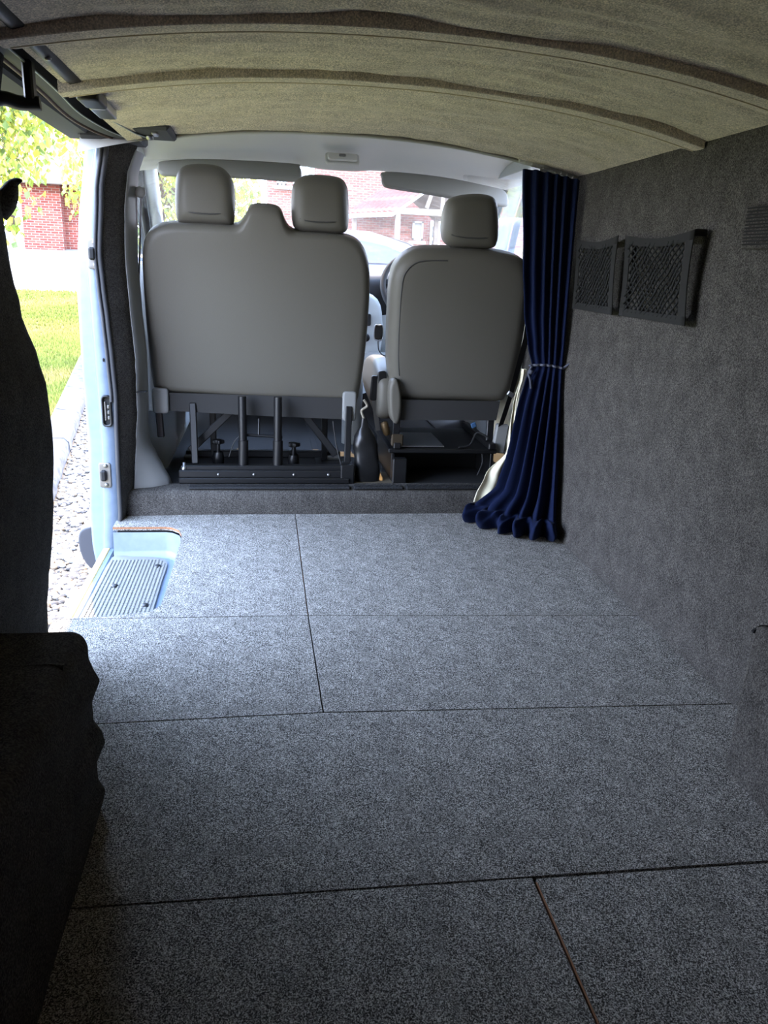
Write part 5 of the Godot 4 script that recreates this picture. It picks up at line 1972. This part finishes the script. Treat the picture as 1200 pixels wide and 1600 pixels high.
func tree(label: String, at: Vector3, trunk_h: float, blobs: Array, count: int, size: float, tones: Array, group: String):
	var t := thing("tree", label, "tree", at, group)
	var s := start()
	var top := Vector3(0.15, trunk_h, 0.1)
	tube(s, along([Vector3.ZERO, Vector3(0.08, trunk_h * 0.4, 0.02), top], 4), 0.13, 10)
	finish(s, "trunk", M.bark, t)
	for b in blobs:
		s = start()
		var c: Vector3 = b[0]
		var f := Vector3(0.1, trunk_h * 0.8, 0.05)
		tube(s, along([f, f.lerp(c, 0.5) + Vector3(0, 0.15, 0), c], 4), [0.06, 0.055, 0.05, 0.045, 0.04, 0.034, 0.028, 0.022, 0.015], 6)
		finish(s, "branch", M.bark, t)
	var xfs := []
	var cols := []
	var total := 0.0
	for b in blobs: total += pow(b[1].x * b[1].y * b[1].z, 0.67)
	for b in blobs:
		var n := int(count * pow(b[1].x * b[1].y * b[1].z, 0.67) / total)
		for i in n:
			var dir := Vector3(rng.randfn(), rng.randfn(), rng.randfn()).normalized()
			var r := pow(rng.randf(), 0.45)
			var p: Vector3 = b[0] + dir * b[1] * r
			var sz := size * rng.randf_range(0.6, 1.25)
			var bs := Basis.from_euler(Vector3(rng.randf_range(-0.9, 0.9) + PI, rng.randf() * TAU, rng.randf_range(-0.7, 0.7))).scaled(Vector3.ONE * sz)
			xfs.append(Transform3D(bs, p))
			cols.append(tones[rng.randi() % tones.size()] * rng.randf_range(0.7, 1.25))
	scatter("foliage", leaf_mesh(), M.leaf, xfs, cols, t)

func build_trees():
	var light := [Color(0.30, 0.34, 0.04), Color(0.38, 0.38, 0.05), Color(0.22, 0.28, 0.04), Color(0.42, 0.38, 0.08), Color(0.16, 0.22, 0.06)]
	var g := "trees round the drive"
	var a := Vector3(-5.6, land(0, -11.5), -11.5)
	tree("light green tree whose branches hang over the lawn beside the opening", a, 3.2, [
		[Vector3(2.6, 2.9, 0.6), Vector3(0.75, 0.95, 0.9)], [Vector3(1.9, 2.5, 0.8), Vector3(0.75, 1.5, 0.9)], [Vector3(2.9, 3.6, 0.4), Vector3(1.0, 0.8, 1.0)],
		[Vector3(1.5, 4.2, 0.2), Vector3(1.5, 1.1, 1.2)], [Vector3(0.0, 4.6, 0.0), Vector3(1.6, 1.3, 1.5)], [Vector3(1.75, 1.2, 0.4), Vector3(0.5, 1.1, 0.6)], [Vector3(2.3, 2.2, 1.4), Vector3(0.9, 1.1, 0.5)]], 15000, 0.10, light, g)
	var b := Vector3(-2.2, land(0, -17.0), -17.0)
	tree("yellow green tree seen through the windscreen behind the double seat", b, 2.0, [
		[Vector3(0.15, 1.6, 0.0), Vector3(1.0, 1.5, 0.9)], [Vector3(0.85, 1.7, 0.2), Vector3(0.75, 1.3, 0.8)], [Vector3(-0.8, 2.0, 0.0), Vector3(0.9, 1.4, 0.9)], [Vector3(1.2, 0.9, 0.0), Vector3(0.7, 0.8, 0.7)], [Vector3(1.6, 1.75, 0.2), Vector3(0.52, 1.25, 0.7)], [Vector3(0.2, 3.2, 0.0), Vector3(1.2, 0.9, 1.0)]], 7000, 0.13, light, g)
	tree("tall tree standing behind the brick outbuilding", Vector3(-8.0, land(0, -28.0), -28.0), 4.0, [
		[Vector3(1.5, 4.2, 0.0), Vector3(2.2, 2.0, 1.6)], [Vector3(-0.5, 5.2, 0.0), Vector3(2.5, 2.2, 1.6)], [Vector3(3.2, 3.4, 0.0), Vector3(1.6, 1.6, 1.4)]], 5000, 0.22, light, g)

# ---------------------------------------------------------------- behind the camera
func build_rear():
	var t := thing("door_3", "raised tailgate at the back of the van", "tailgate", Vector3.ZERO, "", "structure")
	var s := start()
	bar(s, Vector3(0.27, 1.47, 0.18), Vector3(0.27, 1.62, 1.45), 1.75, 0.05, 0.01, Vector3.UP)
	finish(s, "tailgate_panel", M.grey_plastic, t)
	var w := thing("wall_back", "brick garage that the back of the van stands in", "garage", Vector3.ZERO, "", "structure")
	s = start()
	bx(s, -1.05, 1.6, -0.6, 2.0, 2.6, 2.8)
	finish(s, "brick_wall", M.brick, w)
	s = start()
	bx(s, -1.25, -1.05, -0.6, 2.0, -0.3, 2.8)
	finish(s, "brick_wall", M.brick, w)
	s = start()
	bx(s, 1.6, 1.8, -0.6, 2.0, -0.3, 2.8)
	finish(s, "brick_wall", M.brick, w)
	s = start()
	bx(s, -1.25, 1.8, 2.0, 2.1, -0.3, 2.8)
	finish(s, "garage_roof", M.timber, w)
